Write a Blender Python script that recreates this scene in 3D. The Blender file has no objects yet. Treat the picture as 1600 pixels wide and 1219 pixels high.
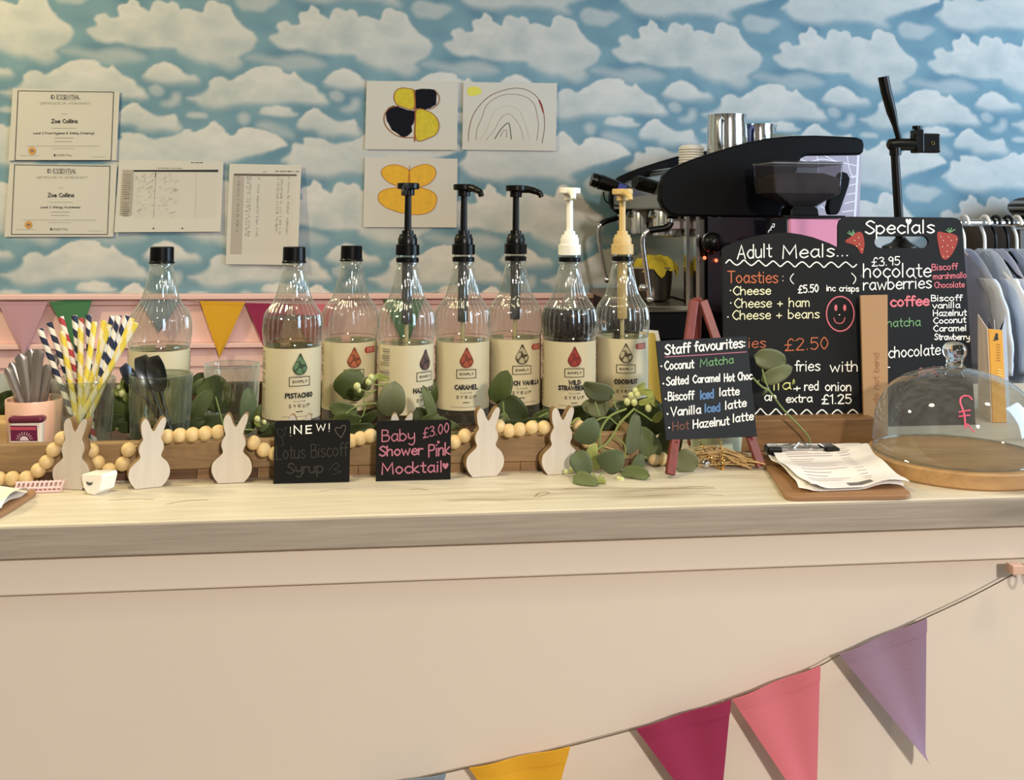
import bpy, bmesh, math, random
import numpy as np
from mathutils import Vector, Matrix

S = bpy.context.scene
COL = S.collection
random.seed(7)

# ------------------------------------------------------------------ camera
F, CX, CY, CAMZ = 1600.0, 800.0, 250.0, 1.39
YAW, PIT, ROLL = math.radians(7.2), math.radians(3.0), -0.0077
FW = Vector((math.sin(YAW)*math.cos(PIT), math.cos(YAW)*math.cos(PIT), math.sin(PIT)))
_r = Vector((math.cos(YAW), -math.sin(YAW), 0)); _u = _r.cross(FW)
RT = _r*math.cos(ROLL) - _u*math.sin(ROLL)
UP = _u*math.cos(ROLL) + _r*math.sin(ROLL)
EYE = Vector((0, 0, CAMZ))
cam_data = bpy.data.cameras.new('camera')
cam = bpy.data.objects.new('camera', cam_data); COL.objects.link(cam)
cam.matrix_world = Matrix(((RT.x, UP.x, -FW.x, 0), (RT.y, UP.y, -FW.y, 0), (RT.z, UP.z, -FW.z, CAMZ), (0, 0, 0, 1)))
cam_data.sensor_width = 36; cam_data.lens = 36*F/1600
cam_data.shift_y = -(609.5-CY)/1600
cam_data.clip_start = 0.02
S.camera = cam

# ------------------------------------------------------------------ world, lamps, exposure
S.view_settings.view_transform = 'Standard'; S.view_settings.look = 'None'
S.view_settings.gamma = 1; S.view_settings.use_curve_mapping = False
S.view_settings.exposure = 0.66
S.cycles.transparent_max_bounces = 24
wd = bpy.data.worlds.new('World'); S.world = wd; wd.use_nodes = True
# the rest of the cafe as soft surroundings: dark low down, paler overhead, uneven all round
_n = wd.node_tree.nodes; _l = wd.node_tree.links.new
_tc = _n.new('ShaderNodeTexCoord'); _sx = _n.new('ShaderNodeSeparateXYZ'); _l(_tc.outputs['Generated'], _sx.inputs[0])
_rz = _n.new('ShaderNodeValToRGB'); _mr = _n.new('ShaderNodeMapRange'); _mr.inputs[1].default_value = -1; _l(_sx.outputs[2], _mr.inputs[0]); _l(_mr.outputs[0], _rz.inputs[0])
_e = _rz.color_ramp.elements; _e[0].position = .25; _e[0].color = (.16, .13, .10, 1); _e[1].position = .85; _e[1].color = (.86, .79, .62, 1)
_m = _e.new(.52); _m.color = (.40, .365, .30, 1)
_mp = _n.new('ShaderNodeMapping'); _mp.inputs['Scale'].default_value = (1, 1, .35); _l(_tc.outputs['Generated'], _mp.inputs[0])
_nz = _n.new('ShaderNodeTexNoise'); _nz.inputs['Scale'].default_value = 4.5; _nz.inputs['Detail'].default_value = 2; _l(_mp.outputs[0], _nz.inputs['Vector'])
_rn = _n.new('ShaderNodeValToRGB'); _rn.color_ramp.elements[0].position = .38; _rn.color_ramp.elements[0].color = (.25, .25, .25, 1); _rn.color_ramp.elements[1].position = .62; _rn.color_ramp.elements[1].color = (1.7, 1.7, 1.7, 1); _l(_nz.outputs['Fac'], _rn.inputs[0])
_mx = _n.new('ShaderNodeMix'); _mx.data_type = 'RGBA'; _mx.blend_type = 'MULTIPLY'; _mx.inputs[0].default_value = 1; _l(_rz.outputs[0], _mx.inputs[6]); _l(_rn.outputs[0], _mx.inputs[7])
_l(_mx.outputs[2], _n['Background'].inputs[0])
wd.node_tree.nodes['Background'].inputs[1].default_value = 0.32

def lamp(name, kind, loc, energy, color, size=0.1, target=None, size_y=None, spot=None):
    l = bpy.data.lights.new(name, kind); l.energy = energy; l.color = color
    if kind == 'AREA':
        l.size = size
        if size_y: l.shape = 'RECTANGLE'; l.size_y = size_y
    else: l.shadow_soft_size = size
    if spot: l.spot_size = spot; l.spot_blend = .6
    o = bpy.data.objects.new(name, l); o.location = loc; COL.objects.link(o)
    if target is not None:
        o.rotation_euler = (Vector(target)-Vector(loc)).to_track_quat('-Z', 'Y').to_euler()
    return o
YELLOW = (1.0, 0.86, 0.46); WARM = (1.0, 0.84, 0.62); COOL = (0.56, 0.78, 1.0)
lamp('ceiling_lamp_left', 'POINT', (-1.75, 1.95, 2.45), 50, YELLOW, .10)
lamp('ceiling_lamp_middle', 'SPOT', (-.35, 1.05, 2.5), 26, YELLOW, .09, (-.2, 1.5, 1.0), spot=1.7)
lamp('ceiling_lamp_right', 'SPOT', (1.45, 0.55, 2.5), 16, WARM, .09, (1.0, 1.5, .9), spot=1.9)
lamp('ceiling_lamp_room', 'SPOT', (0.8, -2.2, 2.45), 225, (1.0, .90, .80), .12, (.3, 1.2, .35), spot=1.0)
lamp('window_daylight', 'AREA', (3.1, 1.0, 1.85), 56, COOL, 1.6, (0.9, 2.9, 1.8), size_y=1.5)

# ------------------------------------------------------------------ rays through the photograph, used only to measure places
def ray(px, py): return FW + RT*((px-CX)/F) - UP*((py-CY)/F)
def onY(px, py, y): d = ray(px, py); return EYE + d*(y/d.y)
def onZ(px, py, z): d = ray(px, py); return EYE + d*((z-CAMZ)/d.z)
TOP = 1.05      # counter top height
WALL = 3.16     # back wall

# ------------------------------------------------------------------ materials
def lin(c):
    o = []
    for v in c[:3]:
        v = v/255.0
        o.append(v/12.92 if v <= .04045 else ((v+.055)/1.055)**2.4)
    return (o[0], o[1], o[2], 1)
MATS = {}
def mat(name, col=(200, 200, 200), rough=.55, metal=0, spec=.5, sub=0, coat=0, bump=0, bscale=200, vary=0, vscale=8, trans=0):
    if name in MATS: return MATS[name]
    m = bpy.data.materials.new(name); m.use_nodes = True; nt = m.node_tree
    b = nt.nodes['Principled BSDF']
    b.inputs['Base Color'].default_value = lin(col); b.inputs['Roughness'].default_value = rough
    b.inputs['Metallic'].default_value = metal; b.inputs['Specular IOR Level'].default_value = spec
    if coat: b.inputs['Coat Weight'].default_value = coat
    if sub: b.inputs['Subsurface Weight'].default_value = sub; b.inputs['Subsurface Scale'].default_value = .01
    tc = nt.nodes.new('ShaderNodeTexCoord')
    nz = nt.nodes.new('ShaderNodeTexNoise'); nz.inputs['Scale'].default_value = vscale; nz.inputs['Detail'].default_value = 3
    nt.links.new(tc.outputs['Object'], nz.inputs['Vector'])
    hs = nt.nodes.new('ShaderNodeMix'); hs.data_type = 'RGBA'
    k = vary if vary else .04
    c = lin(col)
    hs.inputs[6].default_value = (c[0]*(1-k), c[1]*(1-k), c[2]*(1-k), 1)
    hs.inputs[7].default_value = (min(1, c[0]*(1+k)), min(1, c[1]*(1+k)), min(1, c[2]*(1+k)), 1)
    nt.links.new(nz.outputs['Fac'], hs.inputs[0]); nt.links.new(hs.outputs[2], b.inputs['Base Color'])
    if bump:
        n2 = nt.nodes.new('ShaderNodeTexNoise'); n2.inputs['Scale'].default_value = bscale
        bp = nt.nodes.new('ShaderNodeBump'); bp.inputs['Strength'].default_value = bump; bp.inputs['Distance'].default_value = .002
        nt.links.new(tc.outputs['Object'], n2.inputs['Vector']); nt.links.new(n2.outputs['Fac'], bp.inputs['Height'])
        nt.links.new(bp.outputs['Normal'], b.inputs['Normal'])
    if trans:
        tr = nt.nodes.new('ShaderNodeBsdfTranslucent'); nt.links.new(hs.outputs[2], tr.inputs['Color'])
        mx = nt.nodes.new('ShaderNodeMixShader'); mx.inputs[0].default_value = trans
        out = nt.nodes['Material Output']
        nt.links.new(b.outputs[0], mx.inputs[1]); nt.links.new(tr.outputs[0], mx.inputs[2]); nt.links.new(mx.outputs[0], out.inputs[0])
    MATS[name] = m; return m

def clear(name, tint=(255, 255, 255), refl=.9, ior=1.45, rough=.02, haze=0, hazecol=(220, 220, 215), edge=0):
    """thin clear plastic or glass: see-through with a fresnel sheen and a little haze"""
    if name in MATS: return MATS[name]
    m = bpy.data.materials.new(name); m.use_nodes = True; nt = m.node_tree; nt.nodes.clear()
    out = nt.nodes.new('ShaderNodeOutputMaterial')
    t = nt.nodes.new('ShaderNodeBsdfTransparent'); t.inputs[0].default_value = lin(tint)
    g = nt.nodes.new('ShaderNodeBsdfGlossy'); g.inputs['Roughness'].default_value = rough; g.inputs[0].default_value = (refl, refl, refl, 1)
    f = nt.nodes.new('ShaderNodeFresnel')
    ge = nt.nodes.new('ShaderNodeNewGeometry'); mi = nt.nodes.new('ShaderNodeMix'); mi.inputs[2].default_value = ior; mi.inputs[3].default_value = 1/ior
    nt.links.new(ge.outputs['Backfacing'], mi.inputs[0]); nt.links.new(mi.outputs[0], f.inputs[0])     # same sheen on both faces of a thin wall
    mx = nt.nodes.new('ShaderNodeMixShader')
    base = t
    if haze:
        d = nt.nodes.new('ShaderNodeBsdfDiffuse'); d.inputs[0].default_value = lin(hazecol)
        m2 = nt.nodes.new('ShaderNodeMixShader'); m2.inputs[0].default_value = haze
        if edge:      # pale diffuse painted on slanting faces for the ribs' highlights
            lw = nt.nodes.new('ShaderNodeLayerWeight'); lw.inputs[0].default_value = .5
            pw = nt.nodes.new('ShaderNodeMath'); pw.operation = 'POWER'; pw.inputs[1].default_value = 2.2; nt.links.new(lw.outputs['Facing'], pw.inputs[0])
            ma = nt.nodes.new('ShaderNodeMath'); ma.operation = 'MULTIPLY_ADD'; ma.inputs[1].default_value = edge; ma.inputs[2].default_value = haze; nt.links.new(pw.outputs[0], ma.inputs[0]); nt.links.new(ma.outputs[0], m2.inputs[0])
        nt.links.new(t.outputs[0], m2.inputs[1]); nt.links.new(d.outputs[0], m2.inputs[2]); base = m2
    nt.links.new(f.outputs[0], mx.inputs[0]); nt.links.new(base.outputs[0], mx.inputs[1]); nt.links.new(g.outputs[0], mx.inputs[2])
    nt.links.new(mx.outputs[0], out.inputs[0])
    MATS[name] = m; return m

def wood(name, c1, c2, stretch=(1, 14, 14), scale=6, rough=.55, streak=.55, knots=False, c3=None):
    """stretched noise grain; stretch has the small value along the grain"""
    if name in MATS: return MATS[name]
    m = bpy.data.materials.new(name); m.use_nodes = True; nt = m.node_tree; L = nt.links.new
    b = nt.nodes['Principled BSDF']; b.inputs['Roughness'].default_value = rough
    tc = nt.nodes.new('ShaderNodeTexCoord'); mp = nt.nodes.new('ShaderNodeMapping'); mp.inputs['Scale'].default_value = stretch
    L(tc.outputs['Object'], mp.inputs[0])
    n1 = nt.nodes.new('ShaderNodeTexNoise'); n1.inputs['Scale'].default_value = scale; n1.inputs['Detail'].default_value = 8; n1.inputs['Roughness'].default_value = .62; n1.inputs['Distortion'].default_value = .6
    L(mp.outputs[0], n1.inputs['Vector'])
    r = nt.nodes.new('ShaderNodeValToRGB'); r.color_ramp.elements[0].position = .5-streak*.4; r.color_ramp.elements[1].position = .5+streak*.3
    r.color_ramp.elements[0].color = lin(c2); r.color_ramp.elements[1].color = lin(c1)
    L(n1.outputs['Fac'], r.inputs[0]); res = r.outputs[0]
    if knots:
        n3 = nt.nodes.new('ShaderNodeTexNoise'); n3.inputs['Scale'].default_value = 3.5; n3.inputs['Detail'].default_value = 4
        m3 = nt.nodes.new('ShaderNodeMapping'); m3.inputs['Scale'].default_value = (.8, 4.5, 4.5); L(tc.outputs['Object'], m3.inputs[0]); L(m3.outputs[0], n3.inputs['Vector'])
        r3 = nt.nodes.new('ShaderNodeValToRGB'); r3.color_ramp.elements[0].position = .60; r3.color_ramp.elements[1].position = .76
        mx = nt.nodes.new('ShaderNodeMix'); mx.data_type = 'RGBA'; mx.inputs[7].default_value = lin(c3 or c2)
        L(n3.outputs['Fac'], r3.inputs[0]); L(r3.outputs[0], mx.inputs[0]); L(res, mx.inputs[6]); res = mx.outputs[2]
    L(res, b.inputs['Base Color'])
    bp = nt.nodes.new('ShaderNodeBump'); bp.inputs['Strength'].default_value = .25; bp.inputs['Distance'].default_value = .001
    L(n1.outputs['Fac'], bp.inputs['Height']); L(bp.outputs['Normal'], b.inputs['Normal'])
    MATS[name] = m; return m

def striped(name, c1, c2, pitch=.022, duty=.5):
    """paper straw: a helical stripe round the object's own z axis"""
    if name in MATS: return MATS[name]
    m = bpy.data.materials.new(name); m.use_nodes = True; nt = m.node_tree; L = nt.links.new
    b = nt.nodes['Principled BSDF']; b.inputs['Roughness'].default_value = .7
    tc = nt.nodes.new('ShaderNodeTexCoord'); sx = nt.nodes.new('ShaderNodeSeparateXYZ'); L(tc.outputs['Object'], sx.inputs[0])
    def M(op, a, b2=None):
        n = nt.nodes.new('ShaderNodeMath'); n.operation = op
        for i, v in enumerate((a, b2)):
            if v is None: continue
            if isinstance(v, (int, float)): n.inputs[i].default_value = v
            else: L(v, n.inputs[i])
        return n.outputs[0]
    ang = M('DIVIDE', M('ARCTAN2', sx.outputs[1], sx.outputs[0]), 2*math.pi)
    fr = M('FRACT', M('ADD', M('ADD', ang, M('DIVIDE', sx.outputs[2], pitch)), 100.0))
    k = M('GREATER_THAN', fr, duty)
    mx = nt.nodes.new('ShaderNodeMix'); mx.data_type = 'RGBA'; mx.inputs[6].default_value = lin(c1); mx.inputs[7].default_value = lin(c2)
    L(k, mx.inputs[0]); L(mx.outputs[2], b.inputs['Base Color']); MATS[name] = m; return m

# ------------------------------------------------------------------ objects
def tag(o, label=None, cat=None, group=None, kind=None):
    if label: o['label'] = label
    if cat: o['category'] = cat
    if group: o['group'] = group
    if kind: o['kind'] = kind
    return o
def thing(name, label, cat, loc=(0, 0, 0), rz=0, group=None):
    o = bpy.data.objects.new(name, None); COL.objects.link(o); o.empty_display_size = .05
    o.location = loc; o.rotation_euler = (0, 0, rz)
    return tag(o, label, cat, group)
def root_matrix(o):
    while o.parent: o = o.parent
    return Matrix.Translation(o.location) @ o.rotation_euler.to_matrix().to_4x4()
def copy_tree(o, parent=None):
    c = o.copy(); COL.objects.link(c)
    if parent: c.parent = parent
    for ch in list(o.children): copy_tree(ch, c)
    return c

def catmull(pts, n=6, closed=False):
    P = [Vector(p) for p in pts]
    if len(P) < 3: return P
    out = []; N = len(P)
    rng = range(N) if closed else range(N-1)
    for i in rng:
        p1, p2 = P[i], P[(i+1) % N]
        p0 = P[(i-1) % N] if (closed or i > 0) else p1*2-p2
        p3 = P[(i+2) % N] if (closed or i+2 < N) else p2*2-p1
        for k in range(n):
            t = k/n; t2 = t*t; t3 = t2*t
            out.append(.5*((2*p1)+(-p0+p2)*t+(2*p0-5*p1+4*p2-p3)*t2+(-p0+3*p1-3*p2+p3)*t3))
    if not closed: out.append(P[-1].copy())
    return out

class MB:
    def __init__(self): self.v = []; self.f = []; self.s = []
    def add(self, verts, faces, smooth=False):
        o = len(self.v); self.v += [Vector(p) for p in verts]
        for f in faces: self.f.append([i+o for i in f]); self.s.append(smooth)
    def box(self, c, s, M=None):
        c = Vector(c); q = []
        for dx in (-.5, .5):
            for dy in (-.5, .5):
                for dz in (-.5, .5):
                    p = Vector((dx*s[0], dy*s[1], dz*s[2]))
                    q.append((M @ p if M else p)+c)
        self.add(q, [(0, 1, 3, 2), (4, 6, 7, 5), (0, 4, 5, 1), (2, 3, 7, 6), (0, 2, 6, 4), (1, 5, 7, 3)]); return self
    def bb(self, a, b):
        return self.box([(a[i]+b[i])/2 for i in range(3)], [abs(b[i]-a[i]) for i in range(3)])
    def bar(self, a, b, w, d, up=(0, 0, 1)):
        a, b = Vector(a), Vector(b); z = (b-a); L = z.length; z.normalize()
        x = z.cross(Vector(up)); x = x.normalized() if x.length > 1e-4 else Vector((1, 0, 0)); y = z.cross(x)
        M = Matrix((x, y, z)).transposed()
        return self.box((a+b)/2, (w, d, L), M)
    def tube(self, pts, r, n=10, cap=True, closed=False):
        P = [Vector(p) for p in pts]; N = len(P)
        R = r if isinstance(r, (list, tuple)) else [r]*N
        T = []
        for i in range(N):
            a = P[(i-1) % N] if (closed or i) else P[0]; b = P[(i+1) % N] if (closed or i < N-1) else P[-1]
            t = b-a; T.append(t.normalized() if t.length > 1e-9 else Vector((0, 0, 1)))
        u = T[0].orthogonal().normalized(); rings = []; vs = []
        for i in range(N):
            u = (u-T[i]*u.dot(T[i])); u = u.normalized() if u.length > 1e-6 else T[i].orthogonal().normalized()
            w = T[i].cross(u)
            for k in range(n):
                a = 2*math.pi*k/n; vs.append(P[i]+(u*math.cos(a)+w*math.sin(a))*R[i])
        fs = []
        for i in range(N if closed else N-1):
            for k in range(n):
                a = i*n+k; b = i*n+(k+1) % n; j = ((i+1) % N)*n
                fs.append((a, b, j+(k+1) % n, j+k))
        if cap and not closed: fs.append(tuple(range(n))[::-1]); fs.append(tuple((N-1)*n+k for k in range(n)))
        self.add(vs, fs, True); return self
    def lathe(self, prof, n=32, o=(0, 0, 0), M=None, flute=None):
        o = Vector(o); vs = []; fs = []; N = len(prof)
        for i, (r, z) in enumerate(prof):
            for k in range(n):
                a = 2*math.pi*k/n; rr = r*(flute(a, r, z) if flute else 1)
                p = Vector((rr*math.cos(a), rr*math.sin(a), z)); vs.append((M @ p if M else p)+o)
        for i in range(N-1):
            for k in range(n):
                fs.append((i*n+k, i*n+(k+1) % n, (i+1)*n+(k+1) % n, (i+1)*n+k))
        if prof[0][0] > 1e-6: fs.append(tuple(range(n))[::-1])
        if prof[-1][0] > 1e-6: fs.append(tuple((N-1)*n+k for k in range(n)))
        self.add(vs, fs, True); return self
    def shell(self, prof, n=32, o=(0, 0, 0), M=None, flute=None):
        k = len(self.f); self.lathe(prof, n, o, M, flute)
        self.f = [f for i, f in enumerate(self.f) if i < k or len(f) == 4]; self.s = self.s[:len(self.f)]; return self
    def prism(self, pts, off, smooth=False):
        P = [Vector(p) for p in pts]; off = Vector(off); n = len(P)
        fs = [tuple(range(n)), tuple(range(n, 2*n))[::-1]]+[(i, i+n, (i+1) % n+n, (i+1) % n) for i in range(n)]
        self.add(P+[p+off for p in P], fs, smooth); return self
    def ball(self, c, r, nu=14, nv=9, sc=(1, 1, 1), M=None):
        c = Vector(c); vs = []; fs = []
        for i in range(nv+1):
            th = math.pi*i/nv
            for k in range(nu):
                a = 2*math.pi*k/nu
                p = Vector((r*math.sin(th)*math.cos(a)*sc[0], r*math.sin(th)*math.sin(a)*sc[1], r*math.cos(th)*sc[2]))
                vs.append((M @ p if M else p)+c)
        for i in range(nv):
            for k in range(nu): fs.append((i*nu+k, i*nu+(k+1) % nu, (i+1)*nu+(k+1) % nu, (i+1)*nu+k))
        self.add(vs, fs, True); return self
    def slab(self, fn, nu, nv, t, smooth=True):
        """fn(u, v, h) -> point; a sheet of thickness t below h=0"""
        vs = []; fs = []
        for h in (0, -t):
            for j in range(nv+1):
                for i in range(nu+1): vs.append(Vector(fn(i/nu, j/nv, h)))
        w = nu+1; K = w*(nv+1)
        for j in range(nv):
            for i in range(nu):
                a = j*w+i; fs.append((a, a+1, a+w+1, a+w)); fs.append((K+a, K+a+w, K+a+w+1, K+a+1))
        for i in range(nu):
            fs.append((i, K+i, K+i+1, i+1)); a = nv*w+i; fs.append((a, a+1, K+a+1, K+a))
        for j in range(nv):
            a = j*w; fs.append((a, a+w, K+a+w, K+a)); a = j*w+nu; fs.append((a, K+a, K+a+w, a+w))
        self.add(vs, fs, smooth); return self
    def loft(self, rings, cap=True, smooth=True):
        n = len(rings[0]); vs = [Vector(p) for r in rings for p in r]; fs = []
        for i in range(len(rings)-1):
            for k in range(n): fs.append((i*n+k, i*n+(k+1) % n, (i+1)*n+(k+1) % n, (i+1)*n+k))
        if cap: fs.append(tuple(range(n))[::-1]); fs.append(tuple((len(rings)-1)*n+k for k in range(n)))
        self.add(vs, fs, smooth); return self
    def poly(self, pts): self.add(pts, [tuple(range(len(pts)))]); return self
    def build(self, name, m, parent=None, local=False, bevel=0, seg=2, kind=None, label=None, cat=None, group=None, recalc=True, angle=38):
        me = bpy.data.meshes.new(name)
        V = self.v
        org = None
        if parent is not None and not local:
            R = root_matrix(parent).inverted(); V = [R @ p for p in V]
        elif parent is None and not local:
            xs = [p.x for p in V]; ys = [p.y for p in V]; zs = [p.z for p in V]
            org = Vector(((min(xs)+max(xs))/2, (min(ys)+max(ys))/2, min(zs))); V = [p-org for p in V]
        me.from_pydata([tuple(p) for p in V], [], self.f); me.update()
        if recalc:
            bm = bmesh.new(); bm.from_mesh(me); bmesh.ops.recalc_face_normals(bm, faces=bm.faces); bm.to_mesh(me); bm.free()
        me.polygons.foreach_set('use_smooth', self.s)
        if any(self.s): me.set_sharp_from_angle(angle=math.radians(angle))
        me.materials.append(m)
        o = bpy.data.objects.new(name, me); COL.objects.link(o)
        if org: o.location = org
        if parent is not None: o.parent = parent
        if bevel:
            b = o.modifiers.new('Bevel', 'BEVEL'); b.width = bevel; b.segments = seg; b.limit_method = 'ANGLE'; b.angle_limit = math.radians(40)
        return tag(o, label, cat, group, kind)

# ------------------------------------------------------------------ a pen-stroke alphabet (x-height 5, capitals 8)
_G = '''a|5|4,4.3 2,5 .3,2.5 1.8,0 4,1.6;/4,5 4,.8 4.6,0
b|4.7|/0,8 0,0;0,4 2,5 4,2.5 2,0 0,1
c|4.4|4,4.2 2,5 .2,2.5 2,0 4,.8
d|5|4,4 2,5 .2,2.5 2,0 4,1;/4,8 4,0
e|4.6|.3,2.6 3.8,2.8 3.6,4.3 2,5 .3,3 .6,1 2.2,0 4,.9
f|3.3|3.3,7.4 2.2,8 1.4,6.5 1.4,0;/0,4.8 3,4.8
g|5|4,4.3 2,5 .3,2.7 1.8,.5 4,1.5;4,5 4,-1 2.5,-3 .5,-2.4
h|4.6|/0,8 0,0;0,3 1.6,5 3.4,4.2 3.6,0
i|1.7|/.5,5 .5,0;/.5,7 .6,7.3
k|4.2|/0,8 0,0;/3.2,5 .2,2.2 3.6,0
l|1.8|/.4,8 .4,0
m|6.6|/0,5 0,0;0,3.4 1.4,5 2.6,4 2.7,0;2.7,3.4 4,5 5.4,4 5.6,0
n|4.5|/0,5 0,0;0,3.2 1.8,5 3.4,4 3.5,0
o|4.9|*2.2,5 .2,2.5 2.2,0 4.2,2.5
p|4.7|/0,5 0,-3;0,4 2,5 4,2.5 2,0 0,1
r|3.3|/0,5 0,0;0,3 1.4,4.8 3,4.6
s|4.2|3.6,4.3 2,5 .4,4 2,2.6 3.6,1.2 2,0 .2,.7
t|3.4|/1.4,7.4 1.4,.8 2.2,0 3,.3;/0,5 3,5
u|4.5|0,5 .2,1 1.8,0 3.6,1.5;/3.6,5 3.6,0
v|4.4|/0,5 2,0 4,5
w|6.5|/0,5 1.4,0 2.9,4 4.4,0 5.8,5
x|4.2|/0,5 3.6,0;/3.6,5 0,0
y|4.6|0,5 .4,2 2,1.4 3.8,2.6;3.8,5 3.8,-1 2.4,-3 .4,-2.2
z|4.3|/0,5 3.6,5 0,0 3.8,0
A|5.7|/0,0 2.6,8 5,0;/.9,2.8 4.2,2.8
B|5|/0,0 0,8;0,8 3.4,7.4 3,4.6 0,4.3;0,4.3 4.2,3.6 3.6,.4 0,0
C|5.7|5,6.8 3,8 .3,4 3,0 5,1.2
D|5.5|/0,0 0,8;0,8 4,7 4.6,3 3,.6 0,0
E|4.9|/4,8 0,8 0,0 4,0;/0,4.2 3.4,4.2
G|5.8|5,6.8 3,8 .3,4 3,0 5,1.6;/5,1.6 5,3.6 3,3.6
J|4.6|3.6,8 3.6,2 1.8,0 0,1.4
K|5|/0,8 0,0;/4.4,8 .2,3.6 4.6,0
F|4.7|/4,8 0,8 0,0;/0,4.2 3.2,4.2
H|5.7|/0,8 0,0;/4.6,8 4.6,0;/0,4 4.6,4
I|1.9|/.5,8 .5,0
L|4.7|/0,8 0,0 4,0
M|7.4|/0,0 .4,8 3.2,2.5 6,8 6.4,0
N|5.9|/0,0 0,8 4.8,0 4.8,8
O|6.3|*2.8,8 .2,4 2.8,0 5.4,4
P|4.9|/0,0 0,8;0,8 3.8,7.4 3.8,4.6 0,4
R|5.3|/0,0 0,8;0,8 3.8,7.4 3.6,4.6 0,4;/1.4,4 4.4,0
S|5|4.4,6.8 2.4,8 .4,6.2 2.4,4.2 4.4,2 2.2,0 0,1.2
T|5.5|/0,8 5,8;/2.5,8 2.5,0
U|5.9|0,8 0,2 2.4,0 4.8,2 4.8,8
V|5.7|/0,8 2.6,0 5.2,8
W|8.5|/0,8 1.8,0 3.8,6.5 5.8,0 7.6,8
Y|5.4|/0,8 2.4,4 4.8,8;/2.4,4 2.4,0
Z|5.4|/0,8 4.6,8 0,0 4.8,0
0|4.8|*2,8 .2,4 2,0 3.9,4
1|2.6|/.2,6.6 1.6,8 1.6,0
2|4.7|0,6.6 2,8 3.8,6 .2,.1;/.2,0 4,0
3|4.6|.2,7.2 2.2,8 3.6,6.2 1.6,4.2;1.6,4.2 4,3 3.4,.4 1.4,0 0,.8
5|4.7|/3.8,8 .6,8 .4,4.6;.4,4.6 2.6,5 4,2.6 2.4,0 .2,.8
9|4.6|3.8,6 2,8 .3,6 2,4 3.8,5.6;/3.8,6.8 3.4,0
£|5.3|4.6,6.6 3.2,8 1.6,6 1.8,2 .2,0;/.2,0 4.6,0;/0,3.8 3.4,3.8
+|5|/0,2.8 4,2.8;/2,4.8 2,.8
.|1.8|/.5,.2 .7,.3
:|2|/.5,1 .6,1.1;/.5,4 .6,4.1
(|2.4|1.8,9 .3,4 1.8,-1
)|2.4|.2,9 1.7,4 .2,-1
!|1.8|/.5,8 .5,2.4;/.5,.2 .6,.3
&|5.8|5,0 1,6.4 2.4,8 3.4,6.4 .4,2 2,0 5,3
-|4|/0,3 3,3
 |3.4|'''
GL = {}
for ln in _G.split('\n'):
    ch, w, st = ln.split('|'); strokes = []
    for s in st.split(';'):
        if not s: continue
        k = s[0] if s[0] in '/*' else ''
        pts = [tuple(float(q) for q in p.split(',')) for p in s[len(k):].split()]
        if k == '/': pl = [Vector((p[0], p[1], 0)) for p in pts]
        else: pl = catmull([(p[0], p[1], 0) for p in pts], 5, k == '*')
        if k == '*': pl.append(pl[0].copy())
        strokes.append([(p.x, p.y) for p in pl])
    GL[ch] = (float(w), strokes)
def text_strokes(s, track=0):
    x = 0; out = []
    for ch in s:
        w, st = GL[ch]
        for q in st: out.append([(x+a, b) for a, b in q])
        x += w+track
    return out, max(x-1-track, .5)

_lift = [0]
def ribbon(mb, pl, w, to3, h=.0005, closed=False):
    """a flat pen stroke of width w along 2-D points pl, laid on the surface to3(u, v, h)"""
    P = [Vector((p[0], p[1])) for p in pl]
    Q = [P[0]]
    for p in P[1:]:
        if (p-Q[-1]).length > w*.12: Q.append(p)
    if len(Q) < 2: Q.append(Q[0]+Vector((w*.05, 0)))
    _lift[0] = (_lift[0]+1) % 9
    h0 = h+_lift[0]*2.5e-5; r = w/2; N = len(Q); L = []; Rr = []
    for i in range(N):
        a = Q[max(0, i-1)]; b = Q[min(N-1, i+1)]
        if 0 < i < N-1:
            d1 = (Q[i]-a).normalized(); d2 = (b-Q[i]).normalized(); t = d1+d2
            if t.length < .5:
                L.append((Q[i]+Vector((-d1.y, d1.x))*r)); Rr.append(Q[i]-Vector((-d1.y, d1.x))*r)
                L.append((Q[i]+Vector((-d2.y, d2.x))*r)); Rr.append(Q[i]-Vector((-d2.y, d2.x))*r); continue
            t.normalize(); k = r/max(.55, t.dot(d1))
        else: t = (b-a).normalized(); k = r
        n = Vector((-t.y, t.x)); L.append(Q[i]+n*k); Rr.append(Q[i]-n*k)
    def cap(c, d):
        n = Vector((-d.y, d.x)); return [c+n*r*math.cos(q)+d*r*math.sin(q) for q in (math.pi*j/4 for j in range(1, 4))]
    vs = []; fs = []
    for i, (a, b) in enumerate(zip(L, Rr)):
        hh = h0+i*2e-6; vs += [to3(a.x, a.y, hh), to3(b.x, b.y, hh)]
        if i: fs.append((2*i-2, 2*i-1, 2*i+1, 2*i))
    m = len(vs); e = cap(Q[-1], (Q[-1]-Q[-2]).normalized()); hh = h0+len(L)*2e-6
    vs += [to3(p.x, p.y, hh) for p in e]; fs.append((m-2, m, m+1, m+2, m-1))
    s = cap(Q[0], (Q[0]-Q[1]).normalized()); k = len(vs)
    vs += [to3(p.x, p.y, h0) for p in s]; fs.append((1, k, k+1, k+2, 0))
    mb.add(vs, fs)
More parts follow.
